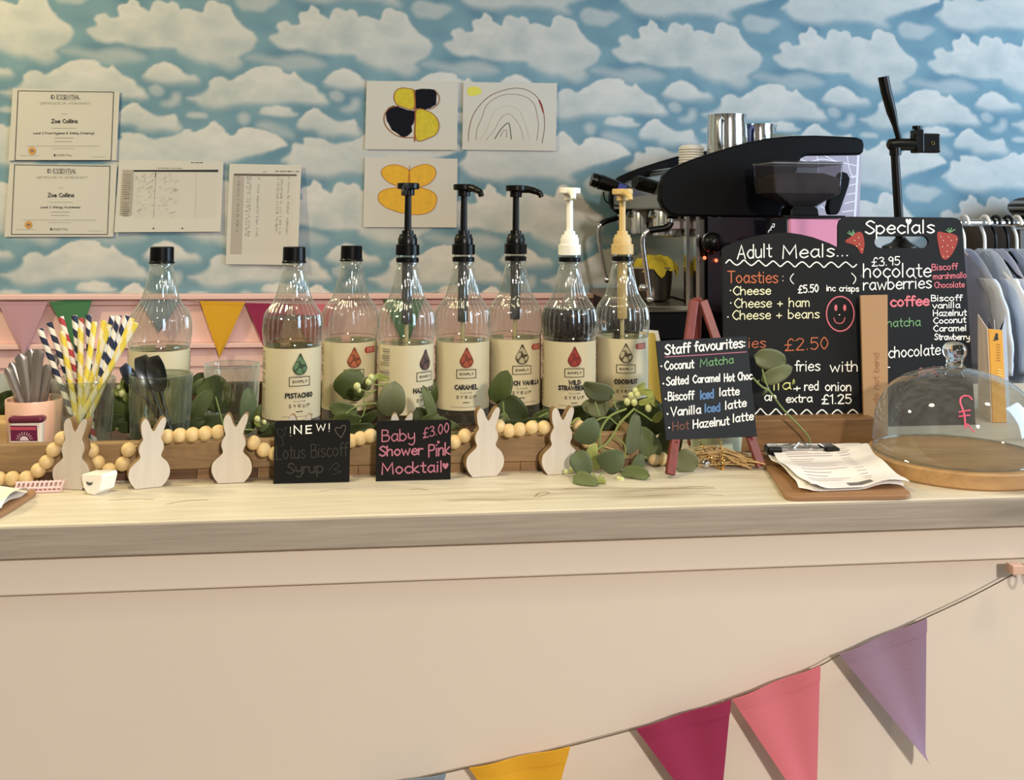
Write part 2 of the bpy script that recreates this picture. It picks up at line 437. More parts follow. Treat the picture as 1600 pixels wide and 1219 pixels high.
def fill(mb, pts, to3, h=.0004, strips=0):
    _lift[0] = (_lift[0]+1) % 9
    if strips:            # narrow upright strips, so that the shape follows a round surface
        xs = [p[0] for p in pts]; n = max(1, int((max(xs)-min(xs))/strips)+1); w = (max(xs)-min(xs))/n
        def cut(P, x, sgn):
            o = []
            for i, a in enumerate(P):
                b = P[i-1]; ia = (a[0]-x)*sgn >= 0; ib = (b[0]-x)*sgn >= 0
                if ia != ib: t = (x-b[0])/(a[0]-b[0]); o.append((x, b[1]+(a[1]-b[1])*t))
                if ia: o.append(a)
            return o
        for i in range(n):
            q = cut(cut(list(pts), min(xs)+i*w, 1), min(xs)+(i+1)*w, -1)
            if len(q) > 2: mb.add([to3(p[0], p[1], h+_lift[0]*2e-5) for p in q], [tuple(range(len(q)))])
        return
    mb.add([to3(p[0], p[1], h+_lift[0]*2e-5) for p in pts], [tuple(range(len(pts)))])

class Plane:
    """a flat surface with axes U (along), V (up), N (towards the room)"""
    def __init__(self, o, u, v):
        self.O = Vector(o); self.U = (Vector(u)-self.O).normalized(); vv = Vector(v)-self.O
        self.V = (vv-self.U*vv.dot(self.U)).normalized(); self.N = self.U.cross(self.V)
    def hit(self, px, py):
        d = ray(px, py); t = (self.O-EYE).dot(self.N)/d.dot(self.N); p = EYE+d*t-self.O
        return (p.dot(self.U), p.dot(self.V))
    def to3(self, u, v, h=0): return self.O+self.U*u+self.V*v+self.N*h
    def text(self, mb, s, x0, y0, x1, y1, cap, w, h=.0005):
        st, adv = text_strokes(s, .45)
        for q in st:
            pl = [self.hit(x0+(x1-x0)*a/adv, y0+(y1-y0)*a/adv-cap*b/8) for a, b in q]
            ribbon(mb, pl, w*.9, self.to3, h)
    def marks(self, mb, a, b, n, w, seed=1):
        r = random.Random(seed)
        for i in range(n):
            f = i/n; g = (i+.35+.5*r.random())/n
            ribbon(mb, [self.hit(a[0]+(b[0]-a[0])*q, a[1]+(b[1]-a[1])*q) for q in (f, g)], w*(.7+.6*r.random()), self.to3)
    def line(self, mb, pts, w, h=.0005, smooth=True, closed=False):
        P = [(p[0], p[1], 0) for p in pts]
        if smooth: P = [(p.x, p.y) for p in catmull(P, 6, closed)]
        if closed: P = list(P)+[P[0]]
        ribbon(mb, [self.hit(p[0], p[1]) for p in P], w, self.to3, h)
    def blob(self, mb, pts, h=.0004, smooth=True):
        P = [(p.x, p.y) for p in catmull([(p[0], p[1], 0) for p in pts], 5, True)] if smooth else pts
        fill(mb, [self.hit(p[0], p[1]) for p in P], self.to3, h)
def heart(cx, cy, r): return [(cx, cy+r), (cx-r*.9, cy-.1*r), (cx-r*.75, cy-.8*r), (cx-.25*r, cy-.85*r), (cx, cy-.4*r), (cx+.25*r, cy-.85*r), (cx+r*.75, cy-.8*r), (cx+.9*r, cy-.1*r)]
def ell(cx, cy, rx, ry, n=14): return [(cx+rx*math.cos(2*math.pi*i/n), cy+ry*math.sin(2*math.pi*i/n)) for i in range(n)]
def zoomed(x0, y0, s):
    return lambda pts: [(x0+X/s, y0+Y/s) for X, Y in pts]

CHALK = {k: mat('chalk_'+k, c, .8) for k, c in dict(white=(245, 243, 236), cream=(240, 236, 195), orange=(184, 100, 64), pink=(208, 110, 122), green=(106, 152, 106),
         blue=(86, 122, 168), faded=(42, 41, 38), rose=(176, 108, 128), yellow=(228, 226, 140), brown=(120, 78, 66), red=(150, 54, 44)).items()}
INK = mat('black_ink', (24, 24, 26), .6); GREYINK = mat('grey_ink', (120, 112, 105), .7)
BLACK = mat('black_board', (12, 12, 13), .62, spec=.2, vary=.2, vscale=30)
PAPER = mat('white_paper', (238, 234, 228), .75)
CHROME = mat('polished_steel', (215, 215, 215), .14, 1)

CLOUDS = {
    'A': [(-0.871,1.918),(-0.844,1.93),(-0.847,1.949),(-0.842,1.963),(-0.816,1.967),(-0.802,1.956),(-0.78,1.963),(-0.782,1.996),(-0.756,2.001),(-0.745,2.02),(-0.723,2.009),(-0.717,1.996),(-0.691,1.98),(-0.685,2.0),(-0.667,2.016),(-0.637,2.006),(-0.628,2.013),(-0.61,2.007),(-0.599,1.983),(-0.595,1.992),(-0.574,1.993),(-0.538,1.982),(-0.529,2.008),(-0.507,2.023),(-0.484,2.013),(-0.454,2.003),(-0.445,1.977),(-0.416,1.947),(-0.386,1.928),(-0.378,1.911),(-0.384,1.893),(-0.403,1.87),(-0.43,1.851),(-0.423,1.834),(-0.453,1.813),(-0.485,1.823),(-0.516,1.833),(-0.534,1.83),(-0.597,1.854),(-0.615,1.871),(-0.642,1.874),(-0.678,1.87),(-0.731,1.873),(-0.785,1.886),(-0.798,1.881),(-0.829,1.883),(-0.855,1.897)],
    'EB': [(-0.839,1.542),(-0.815,1.564),(-0.804,1.593),(-0.774,1.595),(-0.772,1.612),(-0.739,1.613),(-0.711,1.61),(-0.686,1.596),(-0.653,1.601),(-0.619,1.608),(-0.592,1.627),(-0.576,1.627),(-0.564,1.619),(-0.533,1.635),(-0.505,1.656),(-0.485,1.64),(-0.465,1.62),(-0.452,1.612),(-0.429,1.634),(-0.405,1.638),(-0.348,1.632),(-0.312,1.612),(-0.291,1.592),(-0.315,1.579),(-0.475,1.527),(-0.474,1.496),(-0.508,1.499),(-0.548,1.51),(-0.612,1.509),(-0.652,1.51),(-0.695,1.495),(-0.719,1.494),(-0.75,1.498),(-0.793,1.508),(-0.821,1.531),(-0.825,1.539)],
    'F': [(-0.791,1.654),(-0.762,1.692),(-0.731,1.704),(-0.714,1.689),(-0.665,1.664),(-0.62,1.672),(-0.607,1.644),(-0.598,1.631),(-0.611,1.618),(-0.651,1.626),(-0.691,1.62),(-0.722,1.621),(-0.736,1.636),(-0.776,1.64)],
    'G': [(-0.711,1.785),(-0.687,1.812),(-0.669,1.825),(-0.642,1.831),(-0.611,1.814),(-0.584,1.793),(-0.555,1.79),(-0.552,1.772),(-0.597,1.769),(-0.633,1.765),(-0.678,1.77)],
    'H': [(-0.582,1.723),(-0.551,1.733),(-0.523,1.75),(-0.518,1.775),(-0.5,1.788),(-0.476,1.789),(-0.46,1.779),(-0.436,1.794),(-0.416,1.799),(-0.401,1.816),(-0.36,1.827),(-0.341,1.826),(-0.305,1.824),(-0.302,1.811),(-0.278,1.804),(-0.268,1.815),(-0.251,1.801),(-0.237,1.783),(-0.206,1.773),(-0.195,1.755),(-0.177,1.745),(-0.168,1.724),(-0.18,1.716),(-0.221,1.716),(-0.282,1.721),(-0.343,1.71),(-0.35,1.712),(-0.43,1.708),(-0.49,1.693),(-0.53,1.696),(-0.558,1.712)],
    'I': [(-0.37,1.683),(-0.358,1.703),(-0.336,1.704),(-0.319,1.709),(-0.283,1.703),(-0.275,1.69),(-0.257,1.682),(-0.292,1.675),(-0.336,1.678)],
    'J': [(-0.948,1.85),(-0.917,1.86),(-0.851,1.854),(-0.798,1.864),(-0.749,1.862),(-0.705,1.841),(-0.722,1.828),(-0.767,1.822),(-0.807,1.816),(-0.842,1.824),(-0.908,1.841)],
    'K': [(-0.44,2.027),(-0.425,2.047),(-0.399,2.05),(-0.368,2.043),(-0.333,2.04),(-0.31,2.026),(-0.341,2.005),(-0.359,1.993),(-0.399,1.996),(-0.425,2.001)],
    'L': [(-0.38,1.649),(-0.354,1.66),(-0.31,1.646),(-0.279,1.63),(-0.274,1.613),(-0.318,1.616),(-0.362,1.632)],
    'M': [(-0.691,1.75),(-0.669,1.762),(-0.651,1.743),(-0.665,1.727),(-0.687,1.733)],
    'N': [(-0.66,1.704),(-0.633,1.717),(-0.624,1.737),(-0.606,1.736),(-0.602,1.714),(-0.62,1.696),(-0.647,1.695)],
    'O': [(-0.437,1.671),(-0.424,1.684),(-0.402,1.674),(-0.404,1.654),(-0.423,1.647)],
    'Q': [(-0.585,1.67),(-0.565,1.681),(-0.532,1.678),(-0.529,1.665),(-0.569,1.662)],
}

# ------------------------------------------------------------------ the room
random.seed(11)
def struct(mb, name, m, **k): return mb.build(name, m, kind='structure', **k)
struct(MB().bb((-3.2, -3.2, -.05), (3.6, WALL+.06, 0)), 'floor', wood('floor_wood', (150, 120, 92), (110, 84, 60)))

def wallpaper():
    PH, PV, n = .532, .535, 256
    rng = np.random.default_rng(5)
    def noise(scale):
        fx = np.fft.fftfreq(n)[:, None]*n; fy = np.fft.fftfreq(n)[None, :]*n
        r = np.sqrt((fx*.8)**2+fy**2*1.8); a = np.fft.fft2(rng.standard_normal((n, n)))*np.exp(-(r/scale)**2)
        z = np.real(np.fft.ifft2(a)); return z/z.std()
    n1 = noise(8); n2 = noise(24); n3 = noise(5); n4 = noise(55)
    mask = np.zeros((n, n)); shade = np.zeros((n, n)); wgt = np.zeros((n, n))
    soft = dict(J=(.016, .5), K=(.010, .62), L=(.016, .5), M=(.010, .55), N=(.012, .55), O=(.010, .5), Q=(.007, .65), I=(.006, .9))
    for key, pts in CLOUDS.items():
        p = np.array([(q.x, q.y) for q in catmull([(a, b, 0) for a, b in pts], 3, True)]); x0, z0 = p.min(0)-.03; x1, z1 = p.max(0)+.03
        cu = np.arange(int(x0/PH*n), int(x1/PH*n)+1); iv = np.arange(int(z0/PV*n), int(z1/PV*n)+1)
        for iu in [cu[i:i+n] for i in range(0, len(cu), n)]:      # never more than one repeat at once
            X, Z = np.meshgrid(iu*PH/n, iv*PV/n)      # rows: v
            jv = (iv % n)[:, None]; ju = (iu % n)[None, :]
            wob = n2[jv, ju]*.0010+n4[jv, ju]*.0004
            d2 = np.full(X.shape, 1e9); ins = np.zeros(X.shape, bool)
            for a, b in zip(p, np.roll(p, -1, 0)):
                ab = b-a; t = np.clip(((X-a[0])*ab[0]+(Z-a[1])*ab[1])/max(ab@ab, 1e-12), 0, 1)
                d2 = np.minimum(d2, (X-a[0]-t*ab[0])**2+(Z-a[1]-t*ab[1])**2)
                if a[1] != b[1]:
                    c = ((a[1] > Z) != (b[1] > Z)) & (X < (b[0]-a[0])*(Z-a[1])/(b[1]-a[1])+a[0]); ins ^= c
            sd = np.where(ins, 1, -1)*np.sqrt(d2)+wob
            t = np.clip((Z-p[:, 1].min())/(np.ptp(p[:, 1])), 0, 1)
            if key in soft: s, al = soft[key]
            else: s = .0028+.017*(1-t)**2.2; al = .97-.14*(1-t)**2
            m = np.clip(sd/(2*s)+.5, 0, 1); m = m*m*(3-2*m)*al
            sh = np.clip(.30+.13*n1[jv, ju]+.05*n2[jv, ju]+.20*(1-t)-.5*np.exp(-np.clip(sd, 0, 1)/.012)*t, 0, 1)
            o = mask[jv, ju]; top = m > o
            mask[jv, ju] = np.maximum(o, m); shade[jv, ju] = np.where(top, sh, shade[jv, ju])
    sky = np.clip(.5+.28*n3+.08*n1, 0, 1)
    xs = np.arange(-2.5, 3.5, .0045); zs = np.arange(1.12, 2.6, .0045)
    X, Z = np.meshgrid(xs, zs)
    U = X+.03*(Z-1.65); Vv = Z+.011*X
    fu = (U/PH*n) % n; fv = (Vv/PV*n) % n
    i0 = np.floor(fu).astype(int) % n; j0 = np.floor(fv).astype(int) % n; i1 = (i0+1) % n; j1 = (j0+1) % n; a = fu-np.floor(fu); b = fv-np.floor(fv)
    def smp(T): return (T[j0, i0]*(1-a)+T[j0, i1]*a)*(1-b)+(T[j1, i0]*(1-a)+T[j1, i1]*a)*b
    col = np.ones((X.size, 4), np.float32)
    col[:, 0] = smp(mask).ravel(); col[:, 1] = smp(shade).ravel(); col[:, 2] = smp(sky).ravel()
    nx, nz = len(xs), len(zs)
    co = np.zeros((X.size, 3), np.float32); co[:, 0] = X.ravel(); co[:, 1] = WALL; co[:, 2] = Z.ravel()
    idx = (np.arange(nz-1)[:, None]*nx+np.arange(nx-1)[None, :]).ravel()
    quads = np.stack([idx, idx+1, idx+nx+1, idx+nx], 1).astype(np.int32)
    me = bpy.data.meshes.new('wall_back'); me.vertices.add(len(co)); me.vertices.foreach_set('co', co.ravel())
    me.loops.add(quads.size); me.loops.foreach_set('vertex_index', quads.ravel())
    me.polygons.add(len(quads)); me.polygons.foreach_set('loop_start', np.arange(0, quads.size, 4, dtype=np.int32)); me.polygons.foreach_set('loop_total', np.full(len(quads), 4, np.int32))
    me.update()
    at = me.color_attributes.new('pattern', 'FLOAT_COLOR', 'POINT'); at.data.foreach_set('color', col.ravel())
    m = bpy.data.materials.new('cloud_wallpaper'); m.use_nodes = True; nt = m.node_tree; L = nt.links.new
    bs = nt.nodes['Principled BSDF']; bs.inputs['Roughness'].default_value = .7; bs.inputs['Specular IOR Level'].default_value = .25
    A = nt.nodes.new('ShaderNodeAttribute'); A.attribute_name = 'pattern'; sp = nt.nodes.new('ShaderNodeSeparateColor'); L(A.outputs['Color'], sp.inputs[0])
    tc = nt.nodes.new('ShaderNodeTexCoord'); mp = nt.nodes.new('ShaderNodeMapping'); mp.inputs['Scale'].default_value = (9, 1, 30); L(tc.outputs['Object'], mp.inputs[0])
    nz_ = nt.nodes.new('ShaderNodeTexNoise'); nz_.inputs['Scale'].default_value = 1; nz_.inputs['Detail'].default_value = 5; L(mp.outputs[0], nz_.inputs['Vector'])
    def mix(f, a_, b_):
        x = nt.nodes.new('ShaderNodeMix'); x.data_type = 'RGBA'
        for k, v in ((0, f), (6, a_), (7, b_)):
            if isinstance(v, tuple): x.inputs[k].default_value = lin(v)
            else: L(v, x.inputs[k])
        return x.outputs[2]
    sky_c = mix(sp.outputs[2], (103, 139, 157), (126, 158, 171))
    cl = mix(sp.outputs[1], (222, 216, 210), (172, 180, 180))
    cl = mix(nz_.outputs['Fac'], cl, mix(sp.outputs[1], (214, 210, 204), (180, 188, 188)))
    L(mix(sp.outputs[0], sky_c, cl), bs.inputs['Base Color'])
    me.materials.append(m)
    o = bpy.data.objects.new('wall_back', me); COL.objects.link(o); tag(o, kind='structure')
wallpaper()
PINK = mat('pink_paint', (236, 196, 190), .5)
struct(MB().bb((-2.5, WALL, 0), (3.5, WALL+.05, 1.125)), 'wall_back_panelling', PINK)
b = MB(); b.bb((-2.5, WALL-.036, 1.130), (3.5, WALL+.01, 1.146)); b.bb((-2.5, WALL-.012, 1.112), (3.5, WALL+.01, 1.129))
struct(b, 'trim_1', PINK, bevel=.003)
b = MB(); b.bb((-2.5, WALL-.030, .987), (3.5, WALL+.01, 1.002)); b.bb((-2.5, WALL-.008, .93), (3.5, WALL+.01, .986))
struct(b, 'trim_2', PINK, bevel=.003)

# ------------------------------------------------------------------ service counter
FE = 1.178                                             # front edge of the worktop
WT = wood('whitewashed_wood', (224, 214, 196), (190, 178, 158), (1.2, 16, 16), 5, .5, .8, True, (150, 132, 108))
WE = wood('weathered_edge', (176, 166, 152), (140, 130, 118), (1.6, 30, 46), 4, .6, .8, True, (136, 126, 114))
t = thing('worktop', 'thick whitewashed timber worktop with grey weathered front edge', 'worktop', (.2, FE, TOP-.034))
MB().bb((-1.5, FE+.004, TOP-.034), (1.9, 1.98, TOP)).build('plank', WT, t, bevel=.003)
MB().bb((-1.5, FE-.001, TOP-.0345), (1.9, FE+.004, TOP-.0012)).build('front_edge', WE, t, bevel=.0012, label='grey weathered front edge of the worktop')
tp = lambda u, v, h=0: Vector((u, v, TOP+h)); b = MB()
for q, w_ in (([(836, 776), (842, 771), (852, 769), (860, 771)], .0016), ([(840, 777), (850, 774), (858, 770)], .0010), ([(1060, 762), (1090, 760.5), (1115, 762)], .0009), ([(640, 765), (655, 764), (668, 766)], .0010), ([(260, 788), (290, 783), (325, 781)], .0008), ([(880, 764), (960, 763), (1040, 763.5), (1118, 764)], .0008), ([(170, 782), (215, 780), (240, 781)], .0007), ([(1010, 775), (1075, 772), (1130, 774)], .0006), ([(700, 783), (745, 781), (790, 783)], .0006), ([(500, 768), (520, 765), (548, 764)], .0006)):
    ribbon(b, [(p.x, p.y) for p in catmull([onZ(x, y, TOP) for x, y in q], 6)], w_*1.3, tp, .0001)
b.build('grain_crack', mat('grain_dark', (142, 124, 98), .8), t)
CREAM = mat('cream_paint', (226, 214, 200), .45, bump=.05, bscale=60, vary=.03, vscale=3)
t = thing('service_counter', 'cream painted counter front with a plain fascia board along its top', 'counter', (.2, 1.21, 0))
MB().bb((-1.5, 1.209, 0), (1.9, 1.23, TOP-.0345)).build('panel', CREAM, t)
MB().bb((-1.5, 1.194, .971), (1.9, 1.209, TOP-.0345)).build('fascia_board', CREAM, t, bevel=.002)

# ------------------------------------------------------------------ sheets of paper on the wall
def sheet(name, label, cat, corners, curl=None, group=None, off=.006):
    """corners in the photo: tl, tr, br, bl on the wall"""
    q = [onY(x, y, WALL-off) for x, y in corners]
    tl, tr, br, bl = q
    pl = Plane(bl, br, tl)
    def fn(u, v, h):
        p = (bl*(1-u)+br*u)*(1-v)+(tl*(1-u)+tr*u)*v
        c = curl(u, v) if curl else 0
        return p+pl.N*(h+c)
    t = thing(name, label, cat, (bl+br)/2, group=group)
    MB().slab(fn, 12, 12, .0004).build('sheet', mat('pinned_paper', (208, 202, 192), .75), t)
    if curl:      # print follows the curl
        W_ = (br-bl).length; H_ = (tl-bl).length
        pl.to3 = lambda u, v, h=0: pl.O+pl.U*u+pl.V*v+pl.N*(h+.0006+curl(min(1, max(0, u/W_)), min(1, max(0, v/H_))))
    return t, pl
def certificate(corners, dx, dy, course, label):
    t, pl = sheet('certificate', label, 'certificate', corners, lambda u, v: .004*(u-.9)*2 if u > .9 else 0)
    Z = lambda pts: [(10+(X+dx)/4.878, 130+(Y+dy)/4.878) for X, Y in pts]
    b = MB(); k = MB(); g = MB()
    pl.line(b, Z([(90, 58), (818, 68), (798, 588), (66, 588)]), .0017, smooth=False, closed=True)
    def tx(mb, s, x0, x1, y, cap, w): a, c = Z([(x0, y), (x1, y)]); pl.text(mb, s, a[0], a[1], c[0], c[1], cap/4.878, w)
    tx(b, 'ID ESSENTIAL', 340, 560, 120, 30, .0013); pl.marks(k, *Z([(395, 126), (552, 128)]), 10, .0009); tx(k, 'CERTIFICATE OF ACHIEVEMENT', 255, 645, 162, 15, .0006)
    tx(b, 'Zoe Collins', 345, 540, 303, 28, .0022); tx(b, course, *((208, 668) if len(course) > 30 else (288, 588)), 388, 15, .0010)
    for x0, x1, y in ((420, 468, 235), (343, 535, 343), (365, 510, 418), (368, 500, 444), (155, 712, 479), (345, 520, 498), (105, 255, 552), (650, 765, 562)):
        pl.line(k, Z([(x0, y), (x1, y)]), .0009 if y in (418, 444) else .0006, smooth=False)
    tx(b, 'ESSENTIAL', 385, 500, 556, 14, .0006); pl.blob(b, Z([(363, 540), (374, 540), (374, 558), (363, 558)]), smooth=False)
    pl.blob(g, Z(ell(197, 516, 29, 29)))
    pl.blob(k, Z(ell(197, 516, 14, 8)), h=.0009)
    b.build('lettering', INK, t); k.build('fine_print', GREYINK, t); g.build('seal', mat('gold_seal', (205, 150, 80), .4), t)
certificate([(20, 138), (187, 143), (182, 250.5), (13, 251)], 0, 0, 'Level 2 Food Hygiene & Safety (Catering)', 'black-bordered certificate for food hygiene, upper of the two pinned left')
certificate([(15, 256), (183, 257.5), (177, 370), (7, 370)], -27, 564, 'Level 2 Allergy Awareness', 'black-bordered certificate for allergy awareness, lower of the two pinned left')

t, pl = sheet('record_chart', 'landscape chart of handwritten columns pinned beside the lower certificate', 'chart', [(186, 250), (349, 252), (345, 362), (179, 363)], lambda u, v: .006*(1-v)**2)
Z = zoomed(175, 245, 8.889); k = MB(); g = MB(); b = MB(); rr = random.Random(3)
pl.blob(b, Z([(300, 185), (1475, 180), (1475, 210), (300, 207)]), smooth=False)
pl.blob(g, Z([(150, 182), (300, 182), (272, 812), (112, 812)]), smooth=False, h=.0003)
for y in range(250, 840, 30):
    x = 150-(y-180)*.06; pl.line(k, Z([(x+15+rr.random()*30, y), (x+110+rr.random()*20, y)]), .0006+rr.random()*.0012, .0009, False)
pl.line(k, Z([(608, 220), (600, 430), (582, 855)]), .0006); pl.line(k, Z([(608, 225), (604, 280)]), .0022)
pl.line(g, Z([(1170, 220), (1160, 855)]), .0005)
for i in range(150):
    x = 310+rr.random()*580; y = 240+rr.random()*600
    if abs(x-600) < 25: continue
    L_ = 12+rr.random()*42; s = .7 if y < 560 else .35
    pl.line(k if rr.random() < .25 else g, Z([(x, y), (x+L_, y-L_*s)]), .0004+rr.random()*.0004, .0008, False)
for y in range(215, 850, 26): pl.line(g, Z([(300-(y-215)*.05, y), (1475-(y-215)*.05, y)]), .00022, .0005, False)
pl.marks(k, *Z([(1105, 80), (1270, 80)]), 4, .0020); pl.marks(k, *Z([(640, 158), (990, 160)]), 9, .0014)
for c in (583, 982): e = MB(); pl.blob(e, Z(ell(c, 995, 11, 11))); e.build('punch_hole', INK, t)
b.build('printed_header', INK, t); k.build('handwriting', mat('pen_ink', (70, 66, 62), .7), t); g.build('ruled_grid', mat('faint_ink', (170, 160, 146), .7), t)

t, pl = sheet('cleaning_chart', 'portrait chart with grey left column, pinned right of the landscape chart', 'chart', [(359, 256), (471, 258), (466, 414), (353, 413)], lambda u, v: .022*max(0, (u-.35)/.65)**2*(1-v)**1.1+.004)
Z = zoomed(345, 250, 7.17); k = MB(); g = MB(); b = MB()
pl.blob(b, Z([(150, 153), (852, 160), (852, 180), (150, 176)]), smooth=False)
pl.blob(g, Z([(143, 180), (262, 184), (232, 1052), (108, 1052)]), smooth=False, h=.0003)
for c in (210, 310, 340, 430, 650, 690, 770):
    for y in range(195, 850, 21):
        if rr.random() < .8:
            x = c-(y-200)*.035; pl.line(k if rr.random() < .5 else b, Z([(x-10-rr.random()*8, y), (x+10*rr.random(), y-4*rr.random())]), .0006+rr.random()*.0009, .0008, False)
for y in range(200, 1050, 24): pl.line(g, Z([(262-(y-184)*.035, y), (850-(y-184)*.06, y+3)]), .00022, .0005, False)
pl.marks(k, *Z([(480, 134), (515, 134)]), 2, .0014); pl.marks(k, *Z([(620, 127), (885, 130)]), 6, .0022)
b.build('printed_header', mat('grey_header', (96, 88, 78), .7), t); k.build('handwriting', MATS['pen_ink'], t); g.build('grey_column', mat('column_grey', (176, 166, 156), .7), t)

YEL = mat('yellow_paint', (226, 172, 30), .6, vary=.2, vscale=60); YEL2 = mat('lime_yellow_paint', (205, 182, 30), .6, vary=.3, vscale=80); BRN = mat('brown_paint', (150, 84, 36), .7); BLK = mat('black_paint', (14, 14, 26), .7, spec=.15, vary=.4, vscale=60)
t, pl = sheet('child_painting', "child's painting of a butterfly with two yellow and two black wings", 'painting', [(573, 126.5), (716, 127), (714, 234.5), (570, 233.5)], lambda u, v: .010*max(0, .25-v)*u)
Z = zoomed(550, 110, 4.571); y_ = MB(); k = MB(); b = MB()
UL = [(440, 275), (442, 150), (400, 130), (350, 127), (312, 150), (300, 195), (318, 240), (355, 258)]
LR = [(458, 490), (458, 290), (540, 290), (600, 335), (622, 390), (604, 450), (540, 487)]
pl.blob(y_, Z(UL)); pl.blob(y_, Z(LR))
rr = random.Random(9)
def rough(pts, a): return [(x+rr.uniform(-a, a), y+rr.uniform(-a, a)) for x, y in pts]
pl.blob(k, Z(rough([(456, 272), (454, 205), (458, 140), (490, 136), (520, 131), (560, 134), (592, 140), (602, 170), (606, 190), (600, 240), (560, 265), (520, 280), (490, 280)], 5)), smooth=False)
pl.blob(k, Z(rough([(262, 262), (300, 256), (350, 268), (400, 280), (450, 285), (446, 330), (440, 380), (430, 400), (425, 440), (400, 470), (375, 472), (355, 478), (330, 450), (290, 430), (270, 390), (250, 360), (240, 320), (245, 290)], 6)), smooth=False)
for q, c in ((UL, 1), (LR, 1)): pl.line(b, Z(q), .0022, .0009, True, True)
pl.line(b, Z([(590, 140), (622, 185), (618, 230), (590, 262), (545, 280)]), .0026, .0009); pl.line(b, Z([(330, 255), (270, 270), (232, 320), (238, 390), (300, 455), (370, 478), (440, 480)]), .0026, .0009)
pl.line(b, Z([(445, 142), (452, 280), (447, 506)]), .0042, .001)
y_.build('yellow_wings', YEL2, t); k.build('black_wings', BLK, t); b.build('brown_outline', BRN, t)
t, pl = sheet('child_painting', "child's painting of an all-yellow butterfly, under the black-winged one", 'painting', [(570, 246), (715, 248), (713, 355.5), (567.5, 355)], lambda u, v: .008*max(0, .3-v)*u)
y_ = MB(); b = MB()
wings = [[(408, 722), (350, 682), (280, 675), (222, 700), (212, 740), (250, 790), (330, 828), (404, 832)], [(412, 722), (470, 682), (540, 672), (590, 700), (596, 750), (560, 800), (500, 828), (410, 832)],
         [(402, 842), (300, 840), (215, 860), (187, 905), (205, 950), (270, 990), (392, 1010)], [(404, 840), (520, 845), (590, 880), (605, 930), (580, 990), (520, 1023), (440, 1028), (396, 1010)]]
for q in wings: pl.blob(y_, Z(q)); pl.line(b, Z(q), .0018, .0009, True, True)
pl.line(b, Z([(412, 682), (404, 800), (392, 1016)]), .002, .001)
y_.build('yellow_wings', YEL, t); b.build('brown_outline', mat('amber_outline', (186, 110, 24), .7), t)
t, pl = sheet('child_drawing', "child's rainbow drawn in thin pencil arcs with a small yellow sun", 'drawing', [(724, 128), (870.5, 130), (868.5, 236), (722, 234)])
arcs = [((110, 44, 40), .0017, [(832, 505), (835, 430), (870, 310), (960, 200), (1060, 150), (1170, 127), (1260, 145), (1330, 200), (1365, 280), (1375, 400), (1358, 520)]),
        ((110, 84, 76), .0011, [(888, 495), (890, 430), (930, 330), (960, 250), (1030, 195), (1120, 170), (1230, 185), (1300, 240), (1325, 340), (1332, 400), (1320, 500)]),
        ((196, 186, 160), .0008, [(910, 500), (960, 430), (1000, 320), (1050, 270), (1110, 250), (1190, 280), (1225, 350), (1250, 420), (1265, 495)]),
        ((130, 124, 128), .0009, [(960, 495), (1020, 420), (1060, 345), (1110, 310), (1150, 330), (1200, 400), (1225, 490)]),
        ((44, 60, 36), .0022, [(1020, 488), (1060, 425), (1105, 380), (1125, 390), (1138, 492)]),
        ((150, 96, 90), .0012, [(1060, 475), (1075, 440), (1095, 425), (1105, 440), (1103, 478)])]
for c, w, q in arcs: b = MB(); pl.line(b, Z(q), w); b.build('pencil_arc', mat('pencil_%d_%d_%d' % c, c, .8), t)
b = MB(); pl.line(b, Z([(1335, 215), (1352, 255), (1366, 300)]), .0035); b.build('red_scribble', mat('red_crayon', (150, 30, 28), .8), t)
b = MB(); pl.blob(b, Z([(830, 125), (890, 117), (925, 140), (915, 168), (860, 184), (828, 170)])); b.build('yellow_sun', mat('sun_yellow', (220, 212, 90), .8), t)

# ------------------------------------------------------------------ bunting
FAB = {k: mat('felt_'+k, c, .9, bump=.3, bscale=900, trans=.18) for k, c in dict(lavender=(160, 132, 156), green=(78, 132, 88), slate=(136, 150, 166), yellow=(232, 176, 44), crimson=(160, 46, 86), coral=(222, 122, 134), mauve=(206, 160, 172)).items()}
def flag(t, a, b_, tip, colour, n=14, bend=lambda u, v: 0, hem=.010):
    a, b_, tip = Vector(a), Vector(b_), Vector(tip)
    def fn(u, v, h):
        top = a.lerp(b_, u); p = top.lerp(tip, v*.985); return p+Vector((0, -1, 0))*(h+bend(u, v))
    f = MB().slab(fn, n, n, .0009).build('flag', FAB[colour], t, label=colour+' felt flag')
    def hm(u, v, h):
        p = a.lerp(b_, u).lerp(tip, v*hem/max((tip-a).length, .01)); return p+Vector((0, -1, 0))*(h+.0012+bend(u, 0))
    MB().slab(hm, n, 1, .0011).build('hem', FAB[colour], f)
def string(t, pts, r=.0007, m=None): MB().tube(catmull(pts, 6), r, 6).build('string', m or mat('jute_string', (92, 78, 60), .9), t)
t = thing('wall_bunting', 'string of coloured felt flags pinned along the pink dado rail', 'bunting', onY(300, 560, WALL-.03))
w = lambda x, y, d=.028: onY(x, y, WALL-d)
string(t, [w(-40, 468), w(0, 471), w(75, 471), w(145, 463), w(190, 456), w(215, 459), w(312, 470), w(383, 473), w(455, 474), w(520, 475), w(597, 463), w(640, 464), w(692, 452), w(712, 447)], .0008, mat('white_string', (214, 200, 180), .9))
